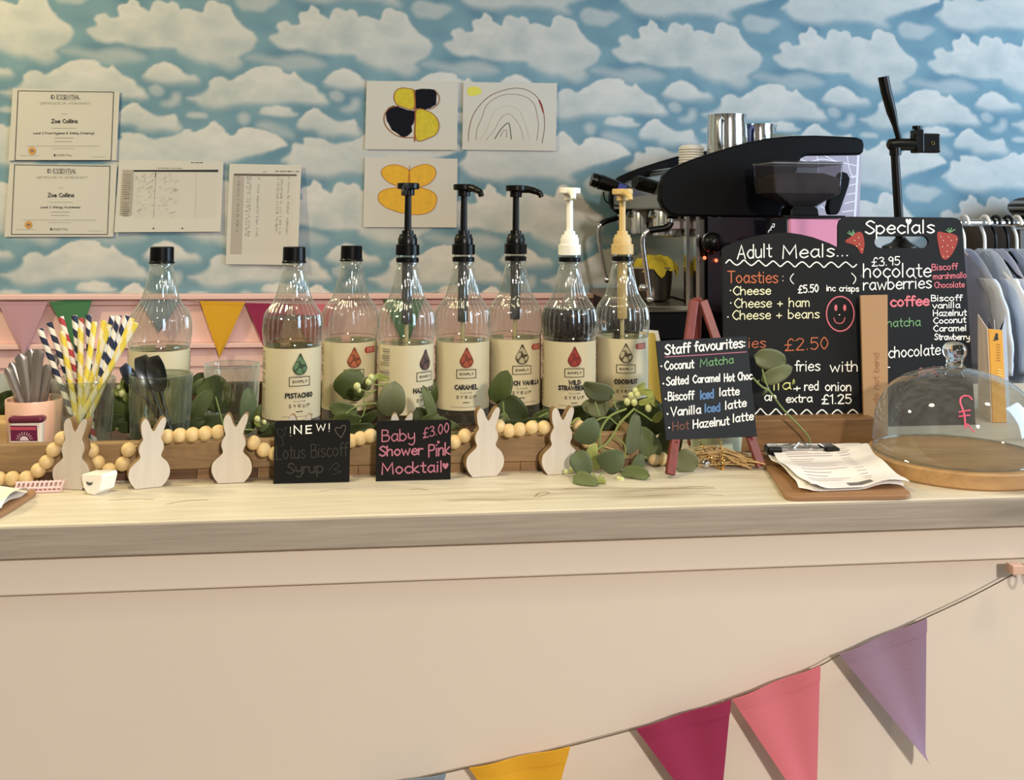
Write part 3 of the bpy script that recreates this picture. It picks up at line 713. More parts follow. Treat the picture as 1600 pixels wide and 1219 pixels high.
for a, c, tip, colr in (((-4, 471), (75, 471), (37, 560), 'mauve'), ((77, 472), (146, 463), (118, 548), 'green'), ((211, 459), (284, 468), (248, 520), 'slate'), ((312, 470), (383, 472), (343, 560), 'yellow'), ((383, 473), (453, 475), (422, 566), 'crimson'), ((455, 475), (524, 475), (492, 562), 'coral'), ((597, 463), (664, 464), (634, 548), 'green')):
    flag(t, w(*a), w(*c), w(*tip, .034), colr, 8, lambda u, v: .006*v*math.sin(u*3))
FB = 1.187
w = lambda x, y, d=0: onY(x, y, FB-d)
t = thing('counter_bunting', 'string of felt flags sagging across the cream counter front', 'bunting', w(1100, 1300))
string(t, [w(x, y, -.0018) for x, y in ((560, 1232), (640, 1219.5), (697, 1207.5), (733, 1199.5), (812, 1184), (890, 1166), (993, 1139), (1066, 1119), (1141, 1093), (1210, 1068), (1280, 1040.5), (1311, 1024), (1378, 996), (1446, 965.5), (1520, 931), (1588, 895))], .0007)
C1 = lambda u, v: .016*(1-u)*v+.0018*(1+math.sin(u*9))*(1-v)
for a, c, tip, colr in (((560, 1233), (697, 1207), (640, 1380), 'slate'), ((733, 1199), (890, 1165), (842, 1352), 'yellow'), ((993, 1138), (1141, 1092), (1122, 1308), 'crimson'), ((1143, 1092), (1280, 1039), (1275, 1290), 'coral'), ((1310, 1022), (1446, 965), (1446, 1188), 'lavender')):
    flag(t, w(*a), w(*c), w(*tip, .004), colr, 16, C1, .016)
t = thing('bunting_hook', 'small pale peg with knotted jute where the counter bunting ends', 'hook', onY(1582, 893, 1.19))
c = onY(1581, 885, 1.19)
MB().box(c+Vector((0, -.0075, 0)), (.016, .015, .011)).build('peg', mat('pale_pink_wood', (214, 178, 160), .7), t, bevel=.001)
MB().tube(catmull([c+Vector((.012+.006*math.cos(q*1.9), -.009+.004*math.sin(q*2.3), .005*math.sin(q*1.1)-.001)) for q in range(14)], 4), .0016, 6).build('knot', mat('jute', (120, 88, 54), .95), t)
MB().tube(catmull([c+Vector(p) for p in ((.010, -.006, -.004), (.008, -.010, -.014), (.013, -.012, -.02), (.018, -.010, -.013), (.016, -.006, -.003))], 5), .0018, 8).build('clear_loop', clear('clear_plastic', (235, 235, 235), haze=.15), t)

# ------------------------------------------------------------------ long wooden tray behind the bunnies
random.seed(21)
TF = 1.360                                              # front face of the tray
TRW = wood('tray_wood', (158, 128, 90), (112, 88, 58), (1.5, 18, 18), 6, .6, .7)
t = thing('wooden_tray', 'long shallow wooden tray holding the bottles, cups and leaves', 'tray', (-.1, 1.5, TOP))
zt = onY(340, 689, TF).z
b = MB(); b.bb((-.64, TF, TOP+.012), (.335, TF+.016, zt)); b.build('front_board', TRW, t, bevel=.002)
MB().bb((-.64, 1.722, TOP), (.335, 1.738, TOP+.062)).build('back_board', wood('dark_tray_wood', (84, 54, 32), (58, 36, 22), (1.5, 18, 18)), t, bevel=.002)
MB().bb((-.64, TF+.016, TOP), (.335, 1.722, TOP+.014)).build('base_board', MATS['dark_tray_wood'], t)
for x in (-.652, .335): MB().bb((x, TF, TOP), (x+.012, 1.738, zt)).build('end_board', TRW, t, bevel=.002)
x = -.64; ms = [wood('mosaic_wood_a', (150, 116, 76), (110, 80, 50)), wood('mosaic_wood_b', (112, 80, 52), (80, 54, 34)), wood('mosaic_wood_c', (92, 58, 40), (66, 40, 28))]
while x < .33:
    w_ = random.uniform(.022, .042); w_ = min(w_, .335-x)
    MB().bb((x+.0004, TF+.001, TOP), (x+w_-.0004, TF+.014, TOP+.0118)).build('mosaic_strip', random.choice(ms), t); x += w_
TZ = TOP+.0142                                          # floor of the tray

# ------------------------------------------------------------------ syrup bottles
BODY = clear('clear_bottle_plastic', (236, 238, 234), 1, 1.9, .06, haze=.012, hazecol=(222, 222, 214), edge=.62)
BLKP = mat('black_plastic', (5, 5, 6), .3, spec=.25); WHTP = mat('white_plastic', (238, 236, 230), .4); TANP = mat('tan_plastic', (204, 174, 116), .45)
LABEL = mat('cream_label', (210, 198, 164), .6)
PROF_ = [(.030, .002), (.036, 0), (.0405, .003), (.0420, .008), (.0422, .060), (.0422, .112), (.0428, .117), (.0436, .122), (.0438, .142), (.0428, .158), (.0402, .168), (.0352, .176), (.0302, .185), (.0265, .195), (.0235, .206), (.0205, .221), (.0190, .230), (.0176, .238), (.0155, .2405), (.0150, .246), (.0178, .2468), (.0178, .249), (.0148, .2495), (.0148, .262)]
PROF = [(.030, .002), (.036, 0), (.0405, .003), (.0420, .008), (.0422, .060), (.0422, .126), (.0428, .130), (.0436, .135), (.0438, .150), (.0430, .164), (.0408, .174), (.0360, .182), (.0300, .1905), (.0262, .199), (.0230, .210), (.0205, .222), (.0190, .232), (.0172, .2405), (.0155, .2425), (.0150, .246), (.0178, .2468), (.0178, .249), (.0148, .2495), (.0148, .262)]
def flute(a, r, z):
    e = max(0, min(1, (z-.136)/.012))*max(0, min(1, (.232-z)/.02)); return 1+.026*e*math.cos(30*a)
PROFD = [(p.x, p.y) for p in catmull([(r, z, 0) for r, z in PROF[4:18]], 3)]
BM = MB(); BM.shell(PROF[:4]+PROFD+PROF[18:], 180, flute=flute)
BM = BM.build('body', BODY, None, local=True); body_mesh = BM.data; bpy.data.objects.remove(BM)
LR_ = .0424
def cyl(u, v, h=0):            # label surface: u metres round the bottle, v metres above the base; front is -y
    a = u/LR_; r = LR_+.0006+h; return Vector((r*math.sin(a), -r*math.cos(a), v))
DROPS = dict(red=((150, 44, 34), (112, 26, 22)), green=((92, 122, 84), (42, 66, 40)), orange=((172, 92, 52), (118, 54, 28)), brown=((92, 58, 44), (50, 28, 22)), amber=((158, 72, 42), (112, 44, 26)), bone=((176, 168, 138), (70, 56, 34)))
def label_on(t, name, drop, tagged, second=None, fine=1):
    lb = MB(); lb.slab(lambda u, v, h: cyl((u-.5)*.252, .023+v*.1032, h-.0003), 48, 1, .0003); lab = lb.build('label', LABEL, t, local=True)
    TPZ = .1262; k = MB(); g = MB()
    def tx(mb, s, v, cap, w, width=None, track=1):
        st, adv = text_strokes(s, track); sc = cap/8; W_ = width or adv*sc; sx = W_/adv
        for q in st: ribbon(mb, [(a*sx-W_/2, TPZ-v+b*sc) for a, b in q], w, cyl)
    # drop
    def dp(s=1): return [(p.x*s, TPZ-.0238+p.y*s*.95) for p in catmull([(0, .0185, 0), (-.0042, .0105, 0), (-.0095, 0, 0), (-.0105, -.006, 0), (-.0066, -.0128, 0), (0, -.0148, 0), (.0066, -.0128, 0), (.0105, -.006, 0), (.0095, 0, 0), (.0042, .0105, 0)], 4, True)]
    c1, c2 = DROPS[drop]
    d = MB(); fill(d, dp(1.0), cyl, .0003, .0022); d.build('drop_emblem', mat('drop_dark_'+drop, c2, .5), lab, local=True)
    f = MB()
    for q in ([(-.001, .014), (-.0062, .0058), (-.0012, .0065), (.0008, .011)], [(0, .0135), (.0042, .0082), (.0082, .001), (.0022, .0012), (-.0002, .0055)], [(-.0072, .0045), (-.0093, -.001), (-.0094, -.005), (-.007, -.007), (-.003, -.002), (-.002, .0045)],
              [(-.0058, -.0098), (-.0014, -.0035), (.0024, -.006), (.0045, -.0125), (0, -.0138), (-.004, -.0128)], [(.004, -.0035), (.0094, -.0015), (.009, -.0068), (.0062, -.0104), (.0036, -.0066)]):
        fill(f, [(a*.97, TPZ-.0238+b*.93) for a, b in q], cyl, .0006, .0022)
    f.build('drop_facets', mat('drop_light_'+drop, c1, .5), lab, local=True)
    for a, b in (((-.015, .0408), (.015, .0408)), ((.015, .0408), (.015, .0535)), ((.015, .0535), (-.015, .0535)), ((-.015, .0535), (-.015, .0408))):
        ribbon(k, [(a[0]+(b[0]-a[0])*i/10, TPZ-(a[1]+(b[1]-a[1])*i/10)) for i in range(11)], .0010, cyl)
    tx(k, 'SIMPLY', .0488, .0032, .0008, .021, 2)
    y = .0705
    if second: tx(k, name, .0650, .0062, .0017); tx(k, second, .0735, .0062, .0017); y = .0735
    else: tx(k, name, .0705, .0064, .0017)
    tx(g, 'FLAVOUR', y+.0062, .0020, .0004, .017, 2); tx(k, 'SYRUP', y+.0140, .0044, .0008, .030, 4)
    ribbon(k, [(-.0045, TPZ-y-.0200), (0, TPZ-y-.0200), (.0045, TPZ-y-.0200)], .0012, cyl)
    ribbon(g, [(-.024+.048*i/16, TPZ-.0975) for i in range(17)], .0006, cyl)
    ribbon(g, [(-.010+.02*i/8, TPZ-.0390) for i in range(9)], .0004, cyl)
    rr = random.Random(len(name))
    if fine:
        for s in (-1, 1):
            for i in range(24):
                v = .006+i*.0034+(.004 if i > 7 else 0)+(.005 if i > 12 else 0)
                a0 = s*.058 if s > 0 else -.058; L_ = rr.uniform(.012, .026)
                ribbon(g, [(a0+(s*L_*j/6), TPZ-v) for j in range(7)], rr.choice((.0006, .0009, .0014)), cyl)
    if tagged:
        q = [(.0165, .0095), (.019, .0072), (.0375, .0072), (.0375, .0165), (.019, .0165), (.0165, .0140)]
        e = MB(); fill(e, [(a, TPZ-b_) for a, b_ in q], cyl, .0004, .0022); e.build('red_tag', mat('tag_red', (158, 52, 44), .6), lab, local=True)
        e = MB(); fill(e, [(a, TPZ-b_) for a, b_ in [(.0205, .0088), (.0355, .0088), (.0355, .0149), (.0205, .0149)]], cyl, .0007, .0022); e.build('tag_inset', mat('tag_pink', (206, 140, 124), .6), lab, local=True)
        e = MB()
        for i, a in enumerate((.0225, .0245, .0265, .0295, .0325, .0340)): ribbon(e, [(a, TPZ-.0100), (a, TPZ-.0120), (a, TPZ-.0138)], .0007, lambda u, v, h: cyl(u, v, h+.0009))
        e.build('tag_marks', MATS['tag_red'], lab, local=True)
    k.build('lettering', INK, lab, local=True); g.build('fine_print', GREYINK, lab, local=True)
def ring(n, r0, z0, r1, z1, rib=0):
    b = MB(); b.lathe([(r0*.6, z0), (r0, z0+.0006), (r1, z1-.001), (r1*.94, z1)], n, flute=(lambda a, r, z: 1+(.012 if (int(a/(2*math.pi)*n) % 2) else 0)) if rib else None); return b
def screw_cap(t):
    b = ring(72, .0168, .2505, .0164, .2735, 1); b.build('cap', BLKP, t, local=True)
    b = MB(); b.lathe([(.0158, .2492), (.0182, .2494), (.0182, .2510), (.0165, .2535)], 40); b.build('tamper_ring', BLKP, t, local=True)
def pump(t, m, spout, inner, tall=.376, tm=None):
    b = MB(); b.lathe([(.0150, .2495), (.0176, .2498), (.0176, .2560), (.0150, .2570)], 40); b.build('tamper_ring', BLKP, t, local=True)
    b = ring(60, .0182, .2600, .0180, .2770, 1); b.build('collar', m, t, local=True)
    b = MB(); b.lathe([(.0150, .2770), (.0150, .2860), (.0132, .2890), (.0128, .2925), (.0092, .2930), (.0088, .2985), (.0062, .2990)], 28); b.build('collar_step', m, t, local=True)
    for q in range(8):
        a = q*math.pi/4
    b = MB(); b.lathe([(.0056, .2985), (.0050, tall-.010)], 20); b.build('plunger', m, t, local=True)
    h = MB(); h.lathe([(.0085, tall-.0195), (.0098, tall-.019), (.0098, tall-.010), (.0160, tall-.0095), (.0172, tall-.008), (.0172, tall-.0012), (.0160, tall)], 32); hd = h.build('pump_head', m, t, local=True)
    a = spout; d = Vector((math.cos(a), math.sin(a), 0)); z = tall-.0065
    P = [Vector((0, 0, z))+d*.004, Vector((0, 0, z))+d*.018, Vector((0, 0, z-.0025))+d*.030, Vector((0, 0, z-.0065))+d*.039, Vector((0, 0, z-.0125))+d*.042]
    h = MB(); h.tube(catmull(P, 5), [.0062]*6+[.0056]*5+[.0050]*5+[.0044]*5, 14); h.build('spout', m, hd, local=True)
    b = MB(); b.lathe([(.0078, .155), (.0082, .158), (.0082, .250)], 20); b.build('pump_barrel', inner, t, local=True)
    b = MB(); b.lathe([(.0034, .014), (.0034, .157)], 12); b.build('dip_tube', tm or mat('dip_tube', (200, 184, 140), .5), t, local=True)
def liquid(t, level, m):
    prof = [(r-.0012, z) for r, z in PROF[1:] if z < level]
    last = max(0.006, np.interp(level, [z for r, z in PROF], [r for r, z in PROF])-.0012)
    b = MB(); b.lathe([(prof[0][0], .0015)]+prof[1:]+[(last, level)], 40); b.build('syrup', m, t, local=True)
SYR = clear('pale_syrup', (226, 224, 206), .25, 1.2, .05, haze=.04, hazecol=(200, 196, 170)); DARK = mat('dark_syrup', (26, 12, 14), .15, vary=.1)
GREYB = mat('smoky_barrel', (52, 54, 56), .35)
SM = math.pi/180
specs = [  # cap/neck centre px, label centre px, depth y, rotation, name, second, drop, tag, top, label text
    (254, 248, 1.555, 17/46, '', None, 'red', 0, 'cap', 'black-capped clear syrup bottle with a red drop, behind the tumbler of spoons'),
    (463, 456, 1.575, 20/46, 'PISTACHIO', None, 'green', 0, 'cap', 'black-capped clear syrup bottle labelled pistachio with a green drop'),
    (550, 546, 1.640, 9/42, 'CARAMELISED', None, 'orange', 1, 'cap', 'black-capped clear syrup bottle with an orange drop, right of the pistachio one'),
    (637, 634, 1.600, 30/43, 'HAZELNUT', None, 'brown', 0, 'pump', 'clear syrup bottle with black pump, labelled hazelnut with a dark brown drop'),
    (722, 722, 1.628, 0, 'CARAMEL', None, 'amber', 0, 'pump', 'clear syrup bottle with black pump, labelled caramel'),
    (803, 804, 1.660, .02, 'FRENCH VANILLA', None, 'bone', 1, 'pump', 'clear syrup bottle with black pump whose spout points right, labelled vanilla'),
    (887, 889, 1.626, -.16, 'WILD', 'STRAWBERRY', 'red', 0, 'white', 'syrup bottle with white pump, filled with dark wild strawberry syrup'),
    (971, 972, 1.660, -.32, 'COCONUT', None, 'bone', 1, 'tan', 'clear syrup bottle with tan pump, labelled coconut, behind hanging leaves')]
for cap_x, lab_x, y, rot, nm, nm2, drop, tg, top, label in specs:
    p = onY(lab_x, 600, y)
    face = math.atan2(-p.x, y)                          # turn that faces the camera side
    t = thing('syrup_bottle', label, 'bottle', (p.x, y, TZ), -face*1.0+rot, 'syrup bottles in the wooden tray')
    o = bpy.data.objects.new('body', body_mesh); COL.objects.link(o); o.parent = t
    label_on(t, nm, drop, tg, nm2)
    rz = -face+rot
    if top == 'cap': screw_cap(t); liquid(t, .168 if nm == 'PISTACHIO' else .118, SYR)
    elif top == 'pump': pump(t, BLKP, {'HAZELNUT': -1.75, 'CARAMEL': -.95, 'FRENCH VANILLA': -.28}[nm]-rz, GREYB, .372); liquid(t, .10, SYR)
    elif top == 'white': pump(t, WHTP, -1.62-rz, clear('clear_barrel', (225, 225, 220), haze=.2), .368); liquid(t, .176, DARK)
    else: pump(t, TANP, -1.5-rz, TANP, .368); liquid(t, .112, SYR)

# ------------------------------------------------------------------ tumblers and their contents
GLASS = clear('clear_glass', (243, 247, 244), 1, 1.7, .015, haze=.008, hazecol=(215, 218, 210), edge=.4)
GLASSD = clear('grey_glass', (222, 226, 218), 1, 1.7, .015, haze=.008, hazecol=(190, 196, 184), edge=.4)
def tumbler(name, label, cx, rimpx, y, half_px, m, base_r=.82):
    p = onY(cx, rimpx, y); Zd = (p-EYE).dot(FW); r = half_px*Zd/1600; z0 = TZ; H = p.z-z0
    t = thing(name, label, 'glass', (p.x, y, z0))
    fl = lambda a, rr, z: 1+(.03*math.cos(24*a) if H*.1 < z < H*.86 else 0)
    b = MB(); b.shell([(.002, 0), (r*base_r-.003, 0), (r*base_r, .003), (r*(base_r+.04), H*.12), (r*.94, H*.6), (r*.985, H*.87), (r, H*.9), (r, H-.001), (r-.001, H)], 96, flute=fl)
    b.build('outer_wall', m, t, local=True)
    b = MB(); b.shell([(.001, .012), (r*base_r-.006, .012), (r*base_r-.003, .016), (r*.94-.003, H*.6), (r-.003, H*.9), (r-.0022, H-.001), (r-.001, H)], 48)
    b.build('inner_wall', m, t, local=True)
    b = MB(); b.tube([Vector((math.cos(q*math.pi/32)*(r-.001), math.sin(q*math.pi/32)*(r-.001), H)) for q in range(64)], .0012, 6, closed=True); b.build('rim', m, t, local=True)
    return t, p, r, H
straw_glass, sp_, sr_, sh_ = tumbler('glass_tumbler', 'clear ribbed tumbler holding striped paper straws', 131, 592, 1.445, 47, GLASS)
spoon_glass, gp_, gr_, gh_ = tumbler('glass_tumbler', 'ribbed tumbler holding dark teaspoons', 252, 585, 1.440, 48, GLASSD)
tumbler('glass_tumbler', 'empty clear ribbed tumbler left of the pistachio bottle', 363, 569, 1.500, 43, GLASS)
ST = dict(N=striped('navy_striped_paper', (238, 232, 222), (34, 44, 74)), R=striped('red_striped_paper', (238, 226, 218), (176, 62, 66)), Y=striped('yellow_striped_paper', (240, 232, 200), (236, 214, 84), .03))
SN = dict(N='navy and white', R='red and white', Y='yellow and white')
straws = [('N', 62, 514, 0), ('N', 77, 504, 2), ('R', 95, 495, 4), ('Y', 97, 517, -2), ('N', 116, 493, 1), ('R', 127, 497, 5), ('Y', 126, 513, -3), ('N', 138, 492, 6), ('Y', 148, 503, -1), ('Y', 163, 501, 3), ('Y', 171, 508, -4), ('N', 176, 493, 7), ('N', 186, 493, 2), ('N', 199, 493, 4), ('Y', 207, 498, 0), ('Y', 213, 505, -5)]
for i, (c, x, yy, d) in enumerate(straws):
    top = onY(x, yy, 1.445+d*.006); f = (x-131)/85.0
    bot = Vector((sp_.x+(-f*.012+.004*((i*7) % 5-2)), 1.445+d*.0035, TZ+.0135))
    v = top-bot; L_ = v.length
    s = MB(); s.shell([(.0037, 0), (.0037, L_)], 14); s.shell([(.0031, 0), (.0031, L_)], 10)
    o = s.build('paper_straw', ST[c], None, local=True); o.location = bot; o.rotation_euler = v.to_track_quat('Z', 'Y').to_euler()
    col_rank = sum(1 for q in straws[:i] if q[0] == c)
    tot = sum(1 for q in straws if q[0] == c)
    rank = ['furthest left', 'second from left', 'third from left', 'fourth from left', 'fifth from left', 'sixth from left', 'seventh from left'][col_rank] if col_rank < tot-1 else 'furthest right'
    tag(o, '%s striped paper straw in the tumbler, %s of the %s ones' % (SN[c], rank, SN[c].split()[0]), 'straw', 'paper straws in the tumbler')
DKM = mat('dark_steel', (96, 98, 104), .28, .85)
def spoon(tip, bot, w, label, face):
    t = thing('teaspoon', label, 'spoon', bot, group='teaspoons in the ribbed tumbler')
    tip, bot = Vector(tip), Vector(bot); ax = (tip-bot).normalized(); n = Vector(face).normalized(); n = (n-ax*n.dot(ax)).normalized(); s_ = ax.cross(n); L_ = (tip-bot).length
    MB().slab(lambda u, v, h: bot+ax*(L_-.05+.05*v)+s_*((u-.5)*2*w*math.sqrt(max(.0001, 1-((v-.55)/.56)**2)))+n*(h-.006*(1-((u-.5)*2)**2)*math.sin(math.pi*min(1, v+.02))), 10, 14, .0012).build('bowl', DKM, t)
    MB().tube([bot, bot+ax*(L_*.4), bot+ax*(L_-.048)], [.0045, .003, .0026], 10).build('handle', DKM, t)
g0 = Vector((gp_.x, 1.44, TZ+.0135))
spoon(onY(219, 557, 1.448), g0+Vector((.014, .004, 0)), .0135, 'dark teaspoon, back of bowl towards camera, middle of the three', (-.3, -1, .2))
spoon(onY(238, 557, 1.432), g0+Vector((.020, -.010, 0)), .0145, 'dark teaspoon with the widest bowl, right of the three', (-.5, -1, .3))
spoon(onY(192, 571, 1.44), g0+Vector((.018, .016, 0)), .013, 'dark teaspoon leaning left over the rim, seen edge-on', (-.2, -.3, 1))
# cutlery cup
PKC = mat('pink_ceramic', (236, 190, 166), .35, coat=.3)
p = onY(54, 622, 1.44); r = 42*((p-EYE).dot(FW))/1600; H = p.z-TZ
t = thing('cutlery_cup', 'smooth pink cup full of knives at the left end of the tray', 'cup', (p.x, 1.44, TZ))
b = MB(); b.lathe([(r*.86, 0), (r*.9, .002), (r*1.0, H-.002), (r*.985, H), (r*.93, H-.001), (r*.86, .01), (0, .009)], 48); b.build('cup_body', PKC, t, local=True)
KN = mat('smoky_steel', (160, 152, 148), .26, .7)
kc = Vector((p.x, 1.44, TZ+.012))
for i, (x, yy, d, lb) in enumerate([(10, 575, -1, 'steel knife leaning furthest left in the pink cup'), (17, 566, 1, 'steel knife second from the left in the pink cup'), (31, 553, 0, 'broad steel knife third from the left in the pink cup'), (47, 546, 1, 'tallest steel knife in the pink cup, left one of the pair'), (60, 546, -1, 'tall steel knife in the pink cup, right one of the pair'), (74, 570, 0, 'short dark steel knife at the right of the pink cup'), (90, 552, 2.2, 'dark steel knife at the back right of the pink cup, behind a straw')]):
    top = onY(x, yy, 1.44+d*.014); bot = kc+Vector(((54-x)*.00022, d*.007, 0)); t = thing('table_knife', lb, 'knife', bot, group='knives in the pink cup')
    ax = (top-bot).normalized(); n = Vector((.1, -1, .1)); n = (n-ax*n.dot(ax)).normalized(); s_ = ax.cross(n); L_ = (top-bot).length; w_ = (.0052, .0055, .0075, .0075, .0070, .0070, .0055)[i]
    MB().slab(lambda u, v, h: bot+ax*(L_*.45+L_*.55*v)+s_*((u-.5)*2*w_*(.72+.28*v)*(1 if v < .93 else math.sqrt(max(.02, 1-((v-.93)/.075)**2))))+n*(h+.0016*(1-((u-.5)*2)**2)), 8, 14, .004).build('handle', KN, t)
    MB().bar(bot, bot+ax*(L_*.47), .011, .0012, n).build('blade', DKM, t)
# small tub with burgundy lid
PLUM = mat('plum_plastic', (96, 24, 52), .3, coat=.3)
q = Plane(onY(13, 694, 1.404), onY(66, 694, 1.404), onY(13, 640, 1.404))
t = thing('balm_tub', 'small white tub with plum lid and sunburst label beside the pink cup', 'tub', onY(40, 694, 1.41))
a = onY(13, 690, 1.404); c = onY(66, 657, 1.404)
MB().bb((a.x, 1.404, TZ), (c.x, 1.426, c.z)).build('tub_body', mat('white_tub', (236, 222, 206), .4), t, bevel=.004, seg=3)
a = onY(11, 663, 1.402); c = onY(68, 650, 1.402)
MB().bb((a.x, 1.401, a.z), (c.x, 1.429, c.z)).build('lid', PLUM, t, bevel=.0055, seg=4)
b = MB(); q.blob(b, [(16, 665), (58, 665), (59, 689), (17, 689)], smooth=False); lb = b.build('label', mat('plum_label', (104, 22, 62), .5), t)
b = MB(); q.blob(b, [(16.5, 667), (57, 667), (57, 672), (16.5, 672)], .0009, False); b.build('rose_band', mat('rose_band', (190, 74, 92), .5), lb)
b = MB(); q.blob(b, [(31, 688), (33, 683), (38, 681), (43, 683), (46, 688)], .0012, False)
for i in range(9):
    a = math.pi*(i+.5)/9; q.line(b, [(38.5-9*math.cos(a), 687-8*math.sin(a)), (38.5-13*math.cos(a), 687-12*math.sin(a))], .0007, .0012, False)
b.build('sun_emblem', mat('emblem_white', (226, 206, 206), .5), lb)
# small cork block and card terminal at the far left
MB().bb((-.60, 1.42, TZ), (-.452, 1.47, TZ+.05)).build('wood_block', wood('pale_cork', (206, 172, 116), (160, 124, 76)), None, bevel=.003, label='pale wood block at the left end of the tray', cat='block')
t = thing('card_terminal_stand', 'grey tilted slab on a bent black bracket at the left edge', 'stand', (-.50, 1.56, TZ))
c = onY(-14, 612, 1.56)
MB().box(c, (.11, .012, .075), Matrix.Rotation(-1.1, 3, 'X')).build('slab', mat('grey_slab', (136, 138, 140), .4), t, bevel=.003)
P = [onY(-40, 648, 1.52), onY(2, 638, 1.52), onY(21, 627, 1.52), onY(20, 660, 1.52)]; P.append(Vector((P[-1].x, 1.52, TZ+.003)))
MB().tube(P, .0032, 8).build('bracket', BLKP, t)
MB().tube([c+Vector((0, 0, -.004)), Vector((c.x, c.y, TZ+.003))], .006, 10).build('post', BLKP, t)
MB().bb((c.x-.03, c.y-.03, TZ), (c.x+.03, c.y+.03, TZ+.004)).build('foot', BLKP, t)

# ------------------------------------------------------------------ wooden bunnies, beads, small signs
BW = wood('bunny_wood', (150, 118, 80), (112, 84, 54), (14, 14, 1.5), 6); BF = wood('chalky_white_paint', (204, 194, 181), (196, 186, 173), (60, 60, 2.2), 5, .6, .5, True, (150, 138, 122))
OUT = [(768, 1080), (735, 1035), (716, 985), (720, 930), (745, 895), (790, 855), (800, 830), (788, 790), (790, 755), (803, 725), (818, 700), (806, 655), (800, 600), (806, 565), (826, 540), (846, 545), (862, 575), (878, 618), (896, 640), (912, 618), (930, 585), (955, 548), (980, 538), (990, 560), (984, 600), (968, 650), (955, 695), (972, 735), (976, 780), (962, 815), (962, 845), (1005, 890), (1027, 945), (1024, 1000), (1000, 1045), (968, 1080)]
def bunny(base_px, y, height_px, rz, label, tilt=0, th=.014, back=True):
    p = onZ(base_px[0], base_px[1], TOP); p = Vector((p.x, y if y else p.y, TOP)); p = Vector((onY(base_px[0], base_px[1], p.y).x, p.y, TOP))
    Zd = (p-EYE).dot(FW); s = height_px*Zd/1600/542
    t = thing('wooden_bunny', label, 'bunny', p, rz, 'wooden bunnies along the tray')
    P = [(( X-868)*s, (1080-Y)*s) for X, Y in OUT]
    P = [P[0]]+[(q.x, q.y) for q in catmull([(a, b, 0) for a, b in P[1:-1]], 3)]+[P[-1]]
    MB().prism([(a, 0, b) for a, b in P], (0, th, 0)).build('body', BW, t, local=True, bevel=.001)
    MB().prism([(a*.985, -.0012, .0006+b*.988) for a, b in P], (0, .0011, 0)).build('painted_face', BF, t, local=True)
    return t
bunny((110, 763), 1.325, 110, -.30, 'white wooden bunny by the pink hair clip, turned to its right')
bunny((232, 759), 1.322, 108, .34, 'white wooden bunny in front of the tumbler of spoons, grain showing')
bunny((361, 752), 1.336, 107, .05, 'white wooden bunny with chipped ears below the empty tumbler')
bunny((462, 748), 1.348, 100, 0, 'white wooden bunny hidden behind the black NEW sign, ears showing', th=.010)
bunny((622, 746), 1.348, 98, 0, 'white wooden bunny hidden behind the mocktail sign, ears showing', th=.010)
bunny((757, 744), 1.336, 107, .16, 'white wooden bunny just right of the mocktail sign')
bunny((874, 738), 1.338, 104, .12, 'white wooden bunny beside the trailing eucalyptus, ear shaded by leaves')
BEADS = [(-24, 752), (-2, 751), (19, 753), (41, 748), (60, 735), (73, 722), (84, 703), (97, 685), None, (143, 705), (152, 723), (170, 735), (192, 725), (201, 703), None, (261, 682), (281, 680), (301, 679), (321, 677), (341, 675), None, (396, 692), (412, 703), (430, 709), None, (548, 689), (563, 685), (579, 681), None, (710, 691), (726, 681), None, (779, 666), (795, 673), (812, 671), (831, 668), (850, 668), None, (905, 667), (918, 690), None, (1022, 726), (1034, 724)]
t = thing('bead_garland', 'garland of round pale wooden beads draped along the tray front', 'garland', (0, 1.347, TOP))
BD = wood('bead_wood', (226, 200, 150), (206, 176, 124), (6, 6, 6), 5, .5); path = []
bm_ = MB().ball((0, 0, 0), .0092, 20, 12, (1, 1, .96)); bobj = None
for q in BEADS:
    if q is None: continue
    yb = 1.347 if q[0] < 950 else 1.372
    c = onY(q[0], q[1], yb); c.z = max(c.z, TOP+.0093)
    o = bm_.build('bead', BD, None, local=True) if bobj is None else bobj.copy()
    if bobj is None: bobj = o
    else: COL.objects.link(o)
    o.parent = t; o.location = c-t.location; o.rotation_euler = (random.random()*3, random.random()*3, random.random()*3); path.append(c)
MB().tube(catmull(path, 5), .0009, 6).build('cord', mat('bead_cord', (196, 170, 124), .9), t)

def mini_sign(label, px, y, name='chalkboard_sign'):
    bl, br, tr, tl = [onY(a, b, y) for a, b in px]
    bl.z = br.z = TOP+.0005
    pl = Plane(bl, br, tl)
    t = thing(name, label, 'sign', (bl+br)/2)
    W_ = (br-bl).length; H_ = pl.hit(*px[2])[1]; r = .004
    P = [(0, 0), (W_, 0)]+[(W_-r+r*math.cos(a), H_-r+r*math.sin(a)) for a in (0, .5, 1.05, 1.57)]+[(r-r*math.sin(a), H_-r+r*math.cos(a)) for a in (0, .5, 1.05, 1.57)]
    MB().prism([pl.to3(a, b) for a, b in P], pl.N*-.003).build('board', BLACK, t, bevel=.0004)
    for u in (W_*.2, W_*.8): MB().prism([pl.to3(u, 0, -.003), pl.to3(u, 0, -.012), pl.to3(u, .022, -.003)], pl.U*.002).build('foot', BLACK, t)
    return t, pl
t, pl = mini_sign('small black sign reading NEW with faded chalk below', [(427, 756), (546, 752), (546, 656), (431, 659)], 1.326)
w_ = MB(); f = MB(); h = MB()
Z = zoomed(400, 620, 5)
pl.text(w_, 'N', 460, 677.5, 471, 677, 12, .0021); pl.text(w_, 'E', 478.5, 677, 486.5, 676.5, 11.5, .0019); pl.text(w_, 'W', 494.5, 673, 508, 673, 10.5, .0013)
pl.text(w_, '!', 514, 674, 514.6, 674, 12, .0012); pl.text(w_, '!', 453.5, 681, 454, 681, 14, .0009)
